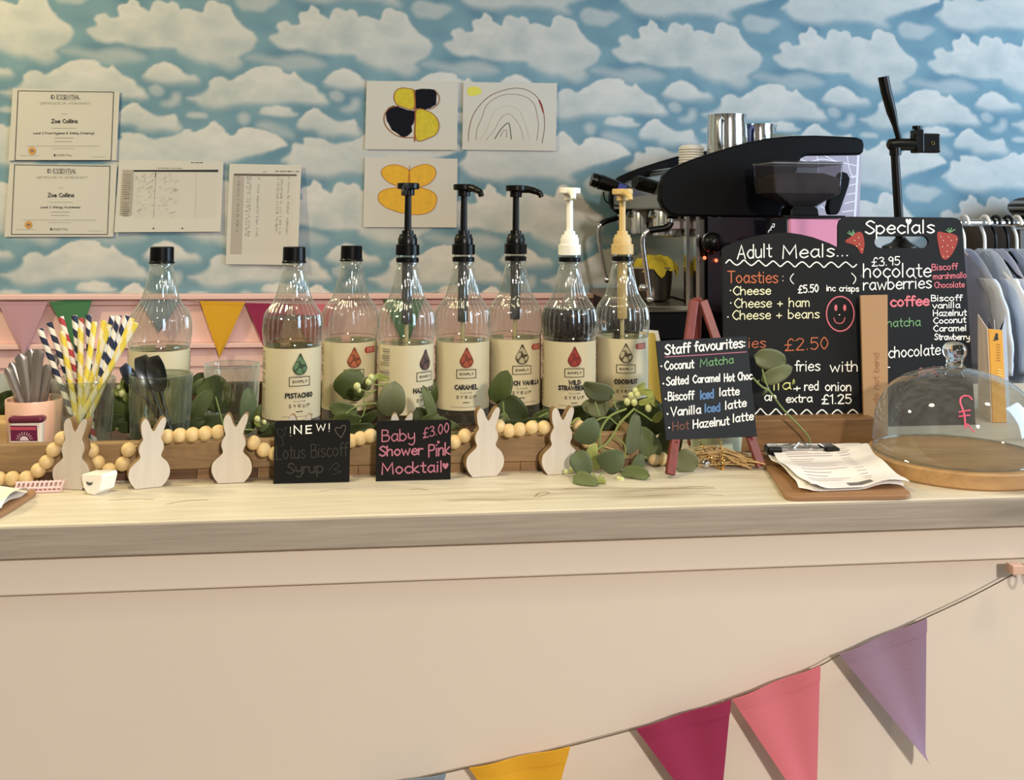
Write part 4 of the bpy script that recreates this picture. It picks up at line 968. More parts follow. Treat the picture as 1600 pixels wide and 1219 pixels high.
pl.line(h, [(533, 684), (526, 677), (523.5, 671), (526, 667.5), (532, 669), (535, 664.5), (540, 665), (539.5, 672), (533, 684)], .0006, smooth=False)
pl.line(f, [(441, 685), (434, 677), (433.5, 671), (438, 670), (441.5, 673), (445, 668), (448, 667), (446, 675), (441, 685), (443, 693), (440, 697)], .0009)
pl.text(f, 'Lotus Biscoff', 432, 718, 542, 712, 21, .0015); pl.text(f, 'Syrup', 449, 740, 504, 738, 16, .0020); pl.line(f, [(514, 735), (524, 724), (530, 728), (522, 734), (533, 737), (520, 741)], .0010)
w_.build('lettering', CHALK['white'], t); f.build('faded_lettering', CHALK['faded'], t); h.build('drawn_heart', mat('chalk_dull', (112, 104, 98), .8), t)
t, pl = mini_sign('small black sign in pink chalk for a baby shower mocktail', [(587, 757), (704, 751.5), (702.5, 656), (588, 659)], 1.326)
w_ = MB()
pl.text(w_, 'Baby', 597, 690, 647, 688, 18, .0017); pl.text(w_, '£3.00', 661, 684.5, 701, 675, 15, .0014); pl.text(w_, 'Shower', 593, 712.5, 659, 710, 15, .0022); pl.text(w_, 'Pink', 670, 714, 702, 710, 19, .0020); pl.text(w_, 'Mocktail', 597, 741, 690, 737, 17, .0020)
pl.blob(w_, heart(696, 728, 5)); pl.blob(w_, heart(685, 691, 2.4))
w_.build('lettering', CHALK['rose'], t)
# pink hair clip, little white cup
HC = mat('pink_plastic', (236, 200, 204), .35)
p = onZ(61, 768, TOP); p.z = TOP; t = thing('hair_clip', 'small pink openwork hair clip on the worktop by the left clipboard', 'hair clip', p, .06)
b = MB(); Wc = .052; nb = 11
for i in range(nb):
    x = -Wc/2+Wc*i/(nb-1); b.tube(catmull([(x, -.007, .0015), (x+.001, -.008, .006), (x+.002, -.003, .0115), (x+.002, .004, .011), (x, .008, .005), (x-.001, .007, .0015)], 3), .0011, 6)
b.build('ribs', HC, t, local=True); b = MB()
for yy, z in ((-.0078, .0016), (-.0078, .006), (-.002, .0116), (.007, .0016)): b.tube([(-Wc/2, yy, z), (Wc/2, yy, z)], .0014, 6)
b.build('rails', HC, t, local=True)
p = onZ(150, 771, TOP); p.z = TOP; t = thing('folded_cup', 'tiny white folded cup with a dark crescent painted for its hole, between two bunnies', 'cup', p, -.25)
sc_ = .00085
q = [(-17, 28), (-17, 22), (-14, 10), (-8, 2), (2, 0), (10, 6), (14, 24), (13, 29)]
rings = []
b = MB(); front = [Vector((a*sc_, -.008, z*sc_)) for a, z in q]; back = [Vector((a*sc_*1.05+.008, .012, z*sc_*1.04)) for a, z in q]
b.loft([front, back], True, False); b.build('cup_body', mat('white_card', (240, 234, 222), .6), t, local=True, bevel=.0008)
b = MB(); b.add([Vector((x*sc_, -.0084, z*sc_)) for x, z in [(-10, 19), (-6, 17.5), (-1, 17.5), (1, 19), (-1, 14.5), (-5, 13), (-9, 15)]], [tuple(range(7))]); b.build('crescent', mat('hole_dark', (70, 84, 80), .6), t, local=True)  # flat dark patch painted for the shaded hole of the cup

# ------------------------------------------------------------------ eucalyptus
random.seed(33)
LEAFC = dict(a=(102, 114, 74), b=(92, 106, 76), c=(78, 90, 48), d=(60, 70, 38), e=(158, 168, 92), f=(112, 118, 84), g=(108, 118, 94))
def leafmat(k): return mat('leaf_'+k, LEAFC[k], .5, spec=.35, bump=.15, bscale=120, vary=.16, vscale=40, trans=.12)
def leaf(mb, px, py, y, L, W, ang, tilt=0, roll=0, bend=.12, blunt=0):
    """a rounded leaf centred on (px,py) at depth y; L, W in photo pixels; ang of its length in degrees; tilt swings the tip towards the room"""
    c = onY(px, py, y); k = (c-EYE).dot(FW)/1600; L *= k; W *= k; a = math.radians(ang); tl = math.radians(tilt); rl = math.radians(roll)
    ax = (RT*math.cos(a)+UP*math.sin(a))*math.cos(tl)-FW*math.sin(tl); sd = (-RT*math.sin(a)+UP*math.cos(a)); n = ax.cross(sd); sd = sd*math.cos(rl)+n*math.sin(rl); n = ax.cross(sd)
    if n.dot(FW) > 0: n = -n
    def fn(u, v, h):
        s = (u-.5)*2; t = v*2-1
        w = W/2*math.sqrt(max(0, 1-abs(t)**2.3))*(1-.16*t*(1-blunt))
        p = c+ax*(t*L/2)+sd*(s*w)
        q = p+n*(h-abs(s)*-.10*w-bend*L*(t*t)+.03*L*math.sin(3*t+px)*abs(s)); q.z = max(q.z, TOP+.0015+h); return q
    mb.slab(fn, 8, 10, .0006)
def stem(mb, pts, r=.0013, y=None):
    P = [onY(p[0], p[1], p[2] if len(p) > 2 else y) for p in pts]; mb.tube(catmull(P, 5), r, 7)
def berry(mb, px, py, y, r): mb.ball(onY(px, py, y), r, 10, 7, (1, 1, 1.15))
def sprig(name, label, base, leaves, stems, berries, depth, cat='eucalyptus', group='artificial eucalyptus'):
    t = thing(name, label, cat, base, group=None); g = {}
    for q in leaves:
        k = q[0]; g.setdefault(k, MB()); leaf(g[k], *q[1:])
    for i, (k, mb) in enumerate(g.items()): mb.build('leaves', leafmat(k), t, angle=180)
    b = MB()
    for q in stems: stem(b, q[1], q[0], depth)
    if stems: b.build('stems', mat('green_stem', (126, 140, 78), .6), t)
    if berries:
        b = MB()
        for q in berries: berry(b, *q)
        b.build('berries', mat('green_berry', (196, 200, 140), .4), t)
    return t
Yc = 1.34
sprig('trailing_eucalyptus', 'trailing eucalyptus with round leaves hanging over the tray end beside the easel', onZ(960, 752, TOP), [
    ('d', 1002, 648, 1.43, 74, 52, 20, 0), ('d', 970, 660, 1.44, 70, 52, 70, 0), ('d', 1015, 655, 1.42, 60, 50, 100, 0), ('c', 985, 700, 1.40, 56, 50, 60, 0), ('d', 945, 655, 1.43, 50, 40, 0, 0), ('d', 905, 650, 1.45, 46, 34, 20, 0), ('d', 1000, 715, 1.40, 60, 46, 80, 0),
    ('f', 932, 637, 1.38, 46, 30, 170, 10), ('g', 933, 612, 1.36, 54, 36, -8, 25, 25, .12, 1), ('b', 918, 676, 1.33, 50, 37, 62, 10, 10), ('b', 909, 725, 1.312, 43, 33, -62, 15), ('b', 955, 721, 1.308, 46, 40, 40, 15, 0),
    ('g', 991, 678, 1.35, 68, 25, 80, -5, 20), ('a', 1012, 694, 1.365, 60, 36, 118, 0), ('b', 997, 727, 1.345, 40, 20, 70, 0), ('a', 914, 751, 1.285, 46, 26, -6, 35, -35, .05), ('a', 992, 741, 1.31, 50, 28, 4, 30, -35, .05), ('e', 938, 757, 1.285, 26, 17, 70, 20),
    ('e', 924, 708, 1.34, 36, 18, 70, 0), ('e', 930, 722, 1.34, 30, 16, 100, 0), ('e', 1005, 612, 1.36, 26, 11, 10, 20), ('e', 1018, 622, 1.36, 32, 12, -62, 20), ('e', 1010, 628, 1.36, 30, 10, 20, 20), ('e', 1000, 606, 1.37, 22, 11, 40, 0), ('e', 1028, 652, 1.37, 22, 12, 50, 0),
    ('f', 1073, 722, 1.332, 40, 37, -25, 0), ('e', 1037, 737, 1.37, 26, 14, -60, 30), ('d', 1046, 690, 1.42, 70, 40, 70, 0), ('e', 899, 665, 1.38, 28, 16, 60, 0), ('c', 975, 745, 1.33, 40, 18, 10, 60, 0, .05)],
    [(.0016, [(992, 638), (969, 661), (959, 679), (947, 694), (938, 699), (921, 712), (914, 719)]), (.0015, [(979, 639), (954, 650), (939, 672), (937, 697)]), (.0011, [(954, 652), (942, 653), (932, 657)]), (.0010, [(930, 628), (937, 650)]), (.0010, [(960, 682), (975, 694), (977, 711), (972, 722)]),
     (.0009, [(958, 616), (961, 634), (966, 641)]), (.0009, [(952, 652), (965, 664)]), (.0010, [(992, 640), (1005, 648), (1019, 658)]), (.0009, [(938, 697), (946, 706)]), (.0009, [(926, 738, 1.31), (932, 748, 1.3)]), (.0009, [(942, 738, 1.31), (936, 746, 1.3)])],
    [(993, 611, 1.352, .0042), (986, 618, 1.352, .0042), (980, 628, 1.352, .0046), (991, 629, 1.35, .0046), (996, 617, 1.35, .0042), (1013, 638, 1.35, .0046), (971, 751, 1.305, .0045), (966, 748, 1.305, .003), (893, 735, 1.33, .004), (884, 737, 1.33, .0032), (897, 729, 1.33, .003)], 1.345)
sprig('eucalyptus_sprig', 'lone eucalyptus stem with two olive leaves in front of the Adult Meals board', onY(1265, 686, 1.41), [('f', 1204, 562, 1.425, 52, 34, -12, 0, 0, .05, 1), ('f', 1215, 585, 1.412, 54, 25, 24, 0, 0, .05), ('e', 1240, 597, 1.44, 9, 4, 80, 0), ('f', 1196, 612, 1.42, 14, 5, 60, 0)],
      [(.0014, [(1176, 590, 1.40), (1190, 604, 1.40), (1203, 612, 1.405), (1224, 640, 1.41), (1262, 681, 1.415), (1266, 704, 1.42)]), (.0010, [(1191, 577, 1.42), (1196, 596, 1.41), (1203, 612, 1.405)]), (.0009, [(1183, 600, 1.40), (1186, 594, 1.40)])], [], 1.41)
sprig('eucalyptus_garland', 'eucalyptus leaves with tiny flowers in front of the orange-drop and hazelnut bottles', Vector((onY(590, 680, 1.45).x, 1.45, TZ)), [
    ('c', 548, 602, 1.50, 52, 50, 60, 0), ('a', 536, 641, 1.48, 46, 26, 170, 0, 0, .12, 1), ('c', 543, 662, 1.46, 54, 34, 172, 0), ('f', 612, 626, 1.47, 58, 44, 78, 5, 10), ('d', 575, 655, 1.45, 42, 17, 42, 20), ('d', 600, 668, 1.44, 40, 20, 20, 0), ('a', 671, 630, 1.46, 58, 17, 108, 0, 20), ('c', 679, 614, 1.49, 34, 12, 88, 0), ('d', 660, 654, 1.48, 38, 30, 120, 0), ('c', 672, 662, 1.45, 40, 30, 50, 0),
    ('a', 700, 662, 1.44, 40, 13, -22, 10), ('f', 572, 600, 1.49, 24, 18, 70, 0), ('d', 560, 672, 1.43, 50, 22, 10, 0), ('d', 640, 672, 1.43, 50, 22, 170, 0), ('e', 596, 590, 1.475, 24, 10, -10, 10), ('e', 583, 592, 1.47, 20, 9, 40, 0), ('d', 525, 668, 1.44, 40, 20, 150, 0), ('a', 455, 668, 1.42, 24, 10, 20, 10), ('d', 440, 672, 1.43, 30, 14, 160, 0), ('a', 412, 668, 1.42, 22, 9, 40, 10), ('e', 402, 663, 1.42, 14, 6, 130, 10)],
    [(.0010, [(606, 598), (596, 602), (585, 601)]), (.0009, [(560, 606), (572, 612), (584, 613)]), (.0011, [(588, 609), (576, 616), (568, 622)]), (.0010, [(568, 622), (570, 640), (562, 660)]), (.0010, [(541, 646), (560, 634), (588, 630)]), (.0013, [(430, 676), (480, 678), (560, 676), (640, 676), (720, 676)])], [(558, 604, 1.455, .0050), (561, 610, 1.455, .0034), (576, 597, 1.46, .0046), (580, 590, 1.46, .0044)], 1.455)
sprig('eucalyptus_garland', 'eucalyptus leaves in front of the vanilla bottle, between two bunnies', Vector((onY(800, 668, 1.45).x, 1.45, TZ)), [
    ('c', 783, 606, 1.50, 56, 36, 72, 0, -15), ('d', 803, 642, 1.475, 54, 40, -42, 5), ('c', 776, 648, 1.48, 26, 18, 60, 0), ('d', 770, 662, 1.45, 44, 22, 20, 0), ('a', 788, 655, 1.45, 20, 14, -70, 10), ('d', 835, 660, 1.45, 44, 16, 10, 0), ('d', 812, 668, 1.44, 48, 18, 160, 0), ('c', 848, 650, 1.46, 36, 18, 30, 0), ('e', 838, 664, 1.44, 18, 8, -50, 0), ('d', 870, 668, 1.45, 40, 20, 10, 0)],
    [(.0011, [(786, 628), (790, 650), (812, 664), (838, 654), (856, 645)]), (.0011, [(740, 672), (800, 670), (870, 672)]), (.0010, [(838, 654), (828, 668), (815, 674)])], [], 1.455)
sprig('eucalyptus_garland', 'dark eucalyptus leaves with pale buds between the straw and spoon tumblers', Vector((onY(195, 668, 1.47).x, 1.47, TZ)), [
    ('c', 188, 640, 1.49, 52, 40, 70, 0), ('d', 196, 600, 1.53, 36, 16, 85, 0), ('d', 175, 660, 1.48, 40, 26, 20, 0), ('e', 189, 604, 1.47, 22, 8, 70, 20), ('e', 184, 614, 1.47, 22, 9, 150, 10), ('e', 194, 618, 1.47, 24, 9, 100, 10), ('d', 20, 640, 1.50, 60, 34, 50, 0), ('a', 30, 624, 1.49, 40, 24, 40, 0), ('d', 8, 625, 1.52, 44, 26, 30, 0), ('d', 200, 668, 1.46, 40, 18, 0, 0), ('d', 205, 645, 1.52, 44, 20, 80, 0)],
    [(.0010, [(203, 636), (206, 652), (196, 668), (180, 670)])], [(190, 615, 1.46, .0044), (185, 605, 1.46, .003)], 1.465)
sprig('eucalyptus_garland', 'large flat eucalyptus leaves between the spoon tumbler and the empty tumbler', Vector((onY(335, 668, 1.44).x, 1.44, TZ)), [
    ('d', 306, 600, 1.53, 40, 22, 60, 0), ('a', 310, 606, 1.50, 36, 20, 52, 10), ('c', 337, 617, 1.47, 62, 54, -50, 0), ('a', 312, 634, 1.45, 62, 27, 52, 15, 15), ('b', 388, 634, 1.455, 58, 27, 88, 0, 20), ('c', 400, 652, 1.45, 44, 11, 70, 0), ('d', 330, 660, 1.45, 56, 26, 10, 0), ('d', 300, 664, 1.45, 44, 18, 20, 0), ('f', 408, 664, 1.43, 20, 12, 60, 0), ('d', 365, 668, 1.45, 60, 22, 170, 0), ('d', 420, 672, 1.45, 40, 18, 20, 0)],
    [(.0011, [(300, 672), (340, 670), (400, 672)]), (.0009, [(337, 620), (345, 650), (350, 668)])], [(402, 655, 1.42, .004), (413, 660, 1.42, .003)], 1.45)

# ------------------------------------------------------------------ staff favourites easel
RW = wood('burgundy_wood', (128, 48, 40), (96, 32, 28), (14, 14, 1.5), 6, .45)
t = thing('tabletop_easel', 'small burgundy wooden easel with a gold chain', 'easel', (0.45, 1.36, TOP))
fl = onZ(1047, 747, TOP); fr = onZ(1189, 734, TOP); ap = onY(1084, 470, 1.392); ap2 = onY(1098, 470, 1.395); ap3 = onY(1090, 466, 1.410); rl = Vector((.455, 1.475, TOP))
def leg(a, b): MB().bar(a, b, .012, .009, (0, 1, 0)).build('leg', RW, t, bevel=.0012)
up_ = Vector((0, 0, .004))
leg(fl+up_, ap); leg(fr+up_, ap2); leg(rl+up_, ap3)
for q_ in (fl.lerp(ap, .195), fr.lerp(ap2, .180)):
    MB().tube([q_+Vector((0, .002, 0)), q_+Vector((0, -.0065, 0))], .0022, 10).build('peg', RW, t)
cp = catmull([onY(1130, 680, 1.322)+Vector((0, .022, 0)), onY(1129, 712, 1.342), onY(1128, 733, 1.342), onY(1110, 715, 1.352), onY(1094, 690, 1.375), rl.lerp(ap3, .22)], 14)
b = MB()
for i in range(0, len(cp)-2, 2):
    c = cp[i]; d = (cp[i+2]-cp[i]).normalized(); u = d.orthogonal().normalized()
    if (i//2) % 2: u = d.cross(u)
    b.tube([c+d*(.0024*math.cos(q*math.pi/4))+u*(.0015*math.sin(q*math.pi/4)) for q in range(8)], .0005, 5, closed=True)
b.build('chain', mat('gold_chain', (212, 170, 96), .25, 1), t)
SL = mat('slate_board', (25, 28, 34), .6, spec=.25, vary=.12, vscale=20)
cs = [onY(1041, 688, 1.318), onY(1183, 682, 1.330), onY(1025, 533, 1.352)]
pl = Plane(cs[0], cs[1], cs[2])
cor = [pl.hit(*q) for q in ((1041, 688), (1183, 682), (1167, 525), (1025, 533))]
t = thing('menu_sign', 'dark slate Staff favourites sign leaning on the burgundy easel', 'sign', (cs[0]+cs[1])/2)
MB().prism([pl.to3(*q) for q in cor], pl.N*-.003).build('board', SL, t, bevel=.0004)
b = {k: MB() for k in ('white', 'green', 'blue', 'brown', 'rose')}
pl.text(b['white'], 'Staff', 1039, 554.5, 1077, 550.5, 15, .0024); pl.text(b['white'], 'favourites:', 1085, 549.5, 1164, 542.5, 15, .0023)
pl.line(b['rose'], [(1039, 558), (1100, 554.5), (1166, 550)], .0012)
pl.text(b['white'], 'Coconut', 1038, 578, 1083, 575, 13, .0019); pl.text(b['green'], 'Matcha', 1094, 573.5, 1145, 567.6, 12, .0016)
pl.text(b['white'], 'Salted', 1041, 602.5, 1075, 599.5, 12.5, .0019); pl.text(b['white'], 'Caramel', 1082, 598.6, 1124.5, 596, 11.5, .0019); pl.text(b['white'], 'Hot', 1131.5, 596.4, 1146.5, 595.6, 12, .0019); pl.text(b['white'], 'Choc', 1152.5, 594.5, 1174, 592.8, 12, .0019)
pl.text(b['white'], 'Biscoff', 1044, 626, 1083, 624, 13, .0019); pl.text(b['blue'], 'Iced', 1094, 624, 1114, 621.6, 13, .0026); pl.text(b['white'], 'latte', 1124, 619, 1154, 617, 12.5, .0019)
pl.text(b['white'], 'Vanilla', 1048, 650, 1094, 646, 13, .0019); pl.text(b['blue'], 'Iced', 1101, 644.5, 1124, 642.5, 12.5, .0024); pl.text(b['white'], 'latte', 1133, 640, 1165, 635, 12.5, .0019)
pl.text(b['brown'], 'Hot', 1051, 673, 1075, 670.6, 13.5, .0014); pl.text(b['white'], 'Hazelnut', 1083, 669.5, 1138, 663.5, 13, .0019); pl.text(b['white'], 'latte', 1145, 660, 1176, 656, 12.5, .0019)
for x, y in ((1033, 572.5), (1036, 599.5), (1039.5, 623.5), (1042.5, 647), (1045, 668.5)): pl.line(b['white'], [(x, y), (x+.4, y)], .0024, smooth=False)
for k, v in b.items(): v.build('lettering', CHALK[k], t)
# odds and ends behind the easel
p = onZ(1120, 712, TOP); t = thing('frosted_pot', 'pale green frosted glass pot behind the easel legs', 'pot', (p.x, 1.425, TOP))
b = MB(); b.lathe([(.030, 0), (.034, .003), (.040, .052), (.0395, .054), (.036, .052), (.031, .006), (0, .005)], 40); b.build('pot_body', mat('frosted_green', (176, 188, 170), .3, sub=.2), t, local=True)
rf = MB(); rr = random.Random(8); t = None
for i in range(90):
    a = rr.uniform(-.006, .006); x0 = onZ(1085+rr.uniform(-4, 30), 724, TOP).x; x1 = onZ(1165+rr.uniform(-20, 34), 735, TOP).x; yb = 1.362+rr.uniform(-.014, .028); z = TOP+.002+rr.random()*.018
    z1 = TOP+.002+rr.random()*.010
    rf.tube(catmull([(x0, yb+a, z), (x0+(x1-x0)*.35, yb+rr.uniform(-.006, .006), z+.002), (x0+(x1-x0)*.7, yb-.004+rr.uniform(-.006, .006), (z+z1)/2), (x1, yb-.016+rr.uniform(-.012, .014), z1)], 4), .0009, 5)
rf.build('raffia_bundle', mat('raffia', (196, 164, 112), .8, vary=.3, vscale=80), None, label='bundle of dry tan raffia lying under the easel', cat='raffia', kind='stuff')
c = onY(1103, 730, 1.352); c.z = TOP+.0062
MB().ball(c, .0062, 18, 12).build('silver_bead', CHROME, None, label='single silver bead on the worktop under the easel chain', cat='bead')

# ------------------------------------------------------------------ Adult Meals board on its wooden base
t = thing('menu_chalkboard', 'arched black Adult Meals chalkboard in a wooden base', 'chalkboard', onZ(1262, 705, TOP))
pl = Plane(onY(1134, 657, 1.468), onY(1352, 657, 1.468), onY(1129, 385, 1.505))
arch = [(1134, 662), (1352, 662), (1350, 560), (1345, 410), (1337, 404), (1318, 391), (1296, 380), (1270, 370.5), (1250, 366), (1233, 363.5), (1215, 364), (1192, 366.5), (1168, 372), (1148, 378.5), (1131, 386), (1128, 390)]
MB().prism([pl.to3(*pl.hit(*q)) for q in arch], pl.N*-.005).build('board', BLACK, t, bevel=.0006)
BWD = wood('oak_base', (138, 100, 58), (92, 62, 33), (1.3, 20, 20), 6, .5, .75)
a = onY(1150, 706, 1.44); c = onY(1366, 656, 1.44)
MB().bb((a.x, 1.435, TOP), (c.x, 1.50, TOP+.046)).build('base', BWD, t, bevel=.002)
b = {k: MB() for k in ('white', 'cream', 'orange', 'pink', 'yellow')}
def wave(x0, x1, y0, y1, amp, n):
    return [(x0+(x1-x0)*i/(4*n), y0+(y1-y0)*i/(4*n)-amp*math.sin(i*math.pi/2)*(1+.25*math.sin(i*1.7))) for i in range(4*n+1)]
pl.text(b['white'], 'Adult', 1152, 405, 1204, 401.5, 21, .0021); pl.text(b['white'], 'Meals...', 1223, 404, 1324, 400, 20, .0022)
pl.line(b['white'], wave(1134, 1338, 411, 413.5, 4, 9), .0019)
pl.text(b['orange'], 'Toasties', 1137, 442, 1214, 442, 18, .0021); pl.text(b['cream'], ':', 1222, 441, 1224, 441, 18, .0014); pl.line(b['white'], [(1239.5, 428), (1235.5, 433), (1235, 438), (1239.5, 443.5)], .0014); pl.line(b['white'], [(1330.5, 427), (1336, 433), (1336.5, 438), (1333, 443.5)], .0014)
pl.text(b['cream'], 'Cheese', 1145, 461, 1203, 460, 13, .0017); pl.text(b['white'], '£5.50', 1247, 458, 1278, 456, 11.5, .0019); pl.text(b['white'], 'inc crisps', 1291, 454.5, 1341, 455.5, 9, .0016)
pl.text(b['cream'], 'Cheese + ham', 1147, 481, 1264, 479, 14, .0016); pl.text(b['cream'], 'Cheese + beans', 1144, 499.5, 1279, 497, 14, .0016)
for x, y in ((1141, 454), (1141.5, 473.5), (1137, 495.5)): pl.line(b['white'], [(x, y), (x+.4, y)], .0020, smooth=False)
pl.line(b['pink'], ell(1312.6, 490.5, 21.5, 27), .0019, closed=True); pl.blob(b['pink'], ell(1305.8, 481, 2.4, 5)); pl.blob(b['pink'], ell(1319.6, 481, 2.4, 5)); pl.line(b['pink'], [(1302.5, 497), (1305, 503), (1311, 505.5), (1317, 503.5), (1320, 496.5)], .0013); pl.line(b['white'], [(1311, 492), (1311.4, 492)], .0018, smooth=False)
pl.text(b['orange'], 'ies', 1169, 543.5, 1195, 543, 16, .0016); pl.text(b['orange'], '£2.50', 1226, 548, 1293, 545, 18, .0018)
pl.text(b['white'], 'fries', 1242, 580, 1280, 579, 16, .0018); pl.text(b['white'], 'with', 1297, 581, 1339, 580, 16, .0018)
pl.text(b['yellow'], 'lla', 1208, 609.5, 1234, 608, 16, .0017); pl.text(b['white'], '+', 1240, 612, 1250, 611, 12, .0018); pl.text(b['white'], 'red', 1257, 610.5, 1278, 609.5, 14, .0018); pl.text(b['white'], 'onion', 1289, 610.5, 1329, 611, 14, .0018)
pl.text(b['white'], 'an', 1194, 626, 1212, 626, 13, .0018); pl.text(b['white'], 'extra', 1228, 629, 1268, 628, 12, .0018); pl.text(b['white'], '£1.25', 1284, 631, 1329, 630.5, 14, .0020)
pl.line(b['white'], wave(1158, 1350, 645, 644, 5, 8), .0018)
for k, v in b.items(): v.build('lettering', CHALK[k], t)

# ------------------------------------------------------------------ Specials board with handle slot
t = thing('specials_chalkboard', 'black board with a handle slot headed Specials, decorated with strawberries', 'chalkboard', onZ(1410, 690, TOP))
pl = Plane(onY(1320, 690, 1.585), onY(1527, 690, 1.585), onY(1311, 345, 1.665))
pl.O = pl.O+pl.V*0
out = [(1310, 400), (1310, 352), (1312, 344), (1317, 340), (1324, 338.5), (1488, 340), (1496, 341.5), (1501, 346), (1503.5, 353), (1512, 470), (1520, 590), (1527, 688), (1318, 692)]
lo_ = (TOP+.0008-pl.O.z)/pl.V.z
out = [(u, max(v, lo_)) for u, v in (pl.hit(*q) for q in out)]
slot = [pl.hit(1409+s*33*0+s*(33)+s*9.5*math.cos(a), 378+9.5*math.sin(a)*1) for s, rng in ((1, [q*math.pi/8-math.pi/2 for q in range(9)]), (-1, [math.pi/2-q*math.pi/8 for q in range(9)])) for a in rng]
bm = bmesh.new()
def loop(P): vs = [bm.verts.new(pl.to3(*p)) for p in P]; return [bm.edges.new((vs[i], vs[(i+1) % len(vs)])) for i in range(len(vs))]
bmesh.ops.triangle_fill(bm, use_beauty=True, edges=loop(out)+loop(slot))
bmesh.ops.recalc_face_normals(bm, faces=bm.faces)
r_ = bmesh.ops.extrude_face_region(bm, geom=bm.faces[:]); bmesh.ops.translate(bm, verts=[v for v in r_['geom'] if isinstance(v, bmesh.types.BMVert)], vec=pl.N*-.006)
bmesh.ops.recalc_face_normals(bm, faces=bm.faces)
bm.verts.index_update()
b = MB(); b.add([v.co.copy() for v in bm.verts], [[v.index for v in f.verts] for f in bm.faces]); bm.free(); b.build('board', BLACK, t)
b = {k: MB() for k in ('white', 'pink', 'green', 'red', 'cream', 'brown')}
pl.text(b['white'], 'Specials', 1352, 365.5, 1458, 364, 20, .0028); pl.blob(b['white'], heart(1419.5, 346.5, 5))
Z = zoomed(1300, 330, 4.515)
pl.blob(b['red'], Z([(95, 208), (130, 182), (175, 150), (205, 150), (222, 182), (228, 240), (216, 298), (198, 292), (186, 266), (150, 237), (104, 224)])); b['red'].build('strawberry_drawing', CHALK['red'], t); b['red'] = MB(); pl.blob(b['red'], Z([(742, 152), (800, 153), (860, 163), (888, 192), (870, 260), (832, 322), (797, 343), (770, 322), (752, 250)]))
for q in ([(140, 172), (110, 155)], [(140, 172), (120, 142)], [(140, 172), (148, 135)], [(142, 172), (158, 150)], [(828, 150), (803, 135)], [(828, 150), (818, 122)], [(828, 150), (842, 120)], [(830, 150), (866, 130)]): pl.line(b['green'], Z(q), .0018, .0007, False)
for x, y in ((186, 186), (158, 207), (190, 232), (172, 246), (208, 268), (765, 178), (818, 180), (840, 205), (875, 198), (782, 205), (776, 250), (812, 240), (848, 256), (808, 283), (784, 318), (812, 318)): pl.line(b['cream'], Z([(x, y), (x+2, y+4)]), .0011, .0009, False)
pl.text(b['white'], '£3.95', 1362, 416, 1405, 414, 13, .0018); pl.text(b['white'], 'hocolate', 1349, 433.5, 1453, 432.5, 21, .0024); pl.text(b['white'], 'rawberries', 1349, 453.5, 1454, 450, 18, .0022)
pl.line(b['white'], [(1344.5, 431), (1345, 431)], .002, smooth=False); pl.line(b['white'], [(1344.5, 444), (1345, 444)], .002, smooth=False)
pl.text(b['pink'], 'Biscoff', 1456, 422.5, 1495, 421, 9.5, .0017); pl.text(b['pink'], 'marshmallo', 1458, 436.5, 1509, 434, 9, .0015); pl.text(b['pink'], 'Chocolate', 1459.5, 450, 1506, 449, 9, .0015)
pl.text(b['pink'], 'coffee', 1391, 479, 1450, 477, 15, .0034)
for s, x0, x1, y0, y1 in (('Biscoff', 1455, 1502, 470.6, 470), ('vanilla', 1457, 1499, 482, 481), ('Hazelnut', 1458, 1509, 494, 493), ('Coconut', 1458, 1508, 506, 504), ('Caramel', 1458, 1509, 518, 517), ('Strawberry', 1460, 1514, 531, 531)): pl.text(b['white'], s, x0, y0, x1, y1, 9.2, .0017)
pl.text(b['green'], 'natcha', 1386, 511, 1437, 509, 13, .0018); pl.text(b['white'], 'chocolate', 1388, 559.5, 1468, 554, 17, .0020)
pl.line(b['white'], [(1387, 574), (1390, 574)], .0016, smooth=False)
pl.blob(b['brown'], [(1437, 574), (1446, 579), (1447, 586), (1438, 585)]); pl.blob(b['brown'], [(1459, 572), (1453, 579), (1454, 585), (1461, 582)]); pl.line(b['pink'], [(1435, 588), (1437, 582), (1447, 579), (1457, 580), (1465, 586)], .0014)
for k, v in b.items(): v.build('lettering' if k not in ('red',) else 'strawberry_drawing', CHALK[k], t)

# ------------------------------------------------------------------ card mailer between the two boards
t = thing('card_mailer', 'tall narrow brown card mailer standing between the two chalkboards', 'mailer', onZ(1368, 696, TOP))
pl = Plane(onY(1349, 690, 1.452), onY(1390, 690, 1.452), onY(1345, 462, 1.478))
MAIL = mat('brown_card', (168, 130, 90), .7, bump=.1, bscale=150)
q = [pl.hit(*p) for p in ((1351, 700), (1388, 700), (1387, 460.5), (1344.5, 461.5))]
zb = min(pl.to3(*q[0]).z, pl.to3(*q[1]).z)
lo = (TOP-pl.O.z)/pl.V.z
q[0] = (q[0][0], lo+.0005); q[1] = (q[1][0], lo+.0005)
MB().prism([pl.to3(*p) for p in q], pl.N*-.004).build('sleeve', MAIL, t, bevel=.0006)
b = MB(); st, adv = text_strokes('Please do not bend')
for s_ in st: ribbon(b, [pl.hit(1374.5-8.5*y/8+ -1.5+3*0, 677-(677-552)*x/adv) for x, y in s_], .0008, pl.to3)
b.build('lettering', mat('stamp_ink', (148, 92, 58), .8), t)

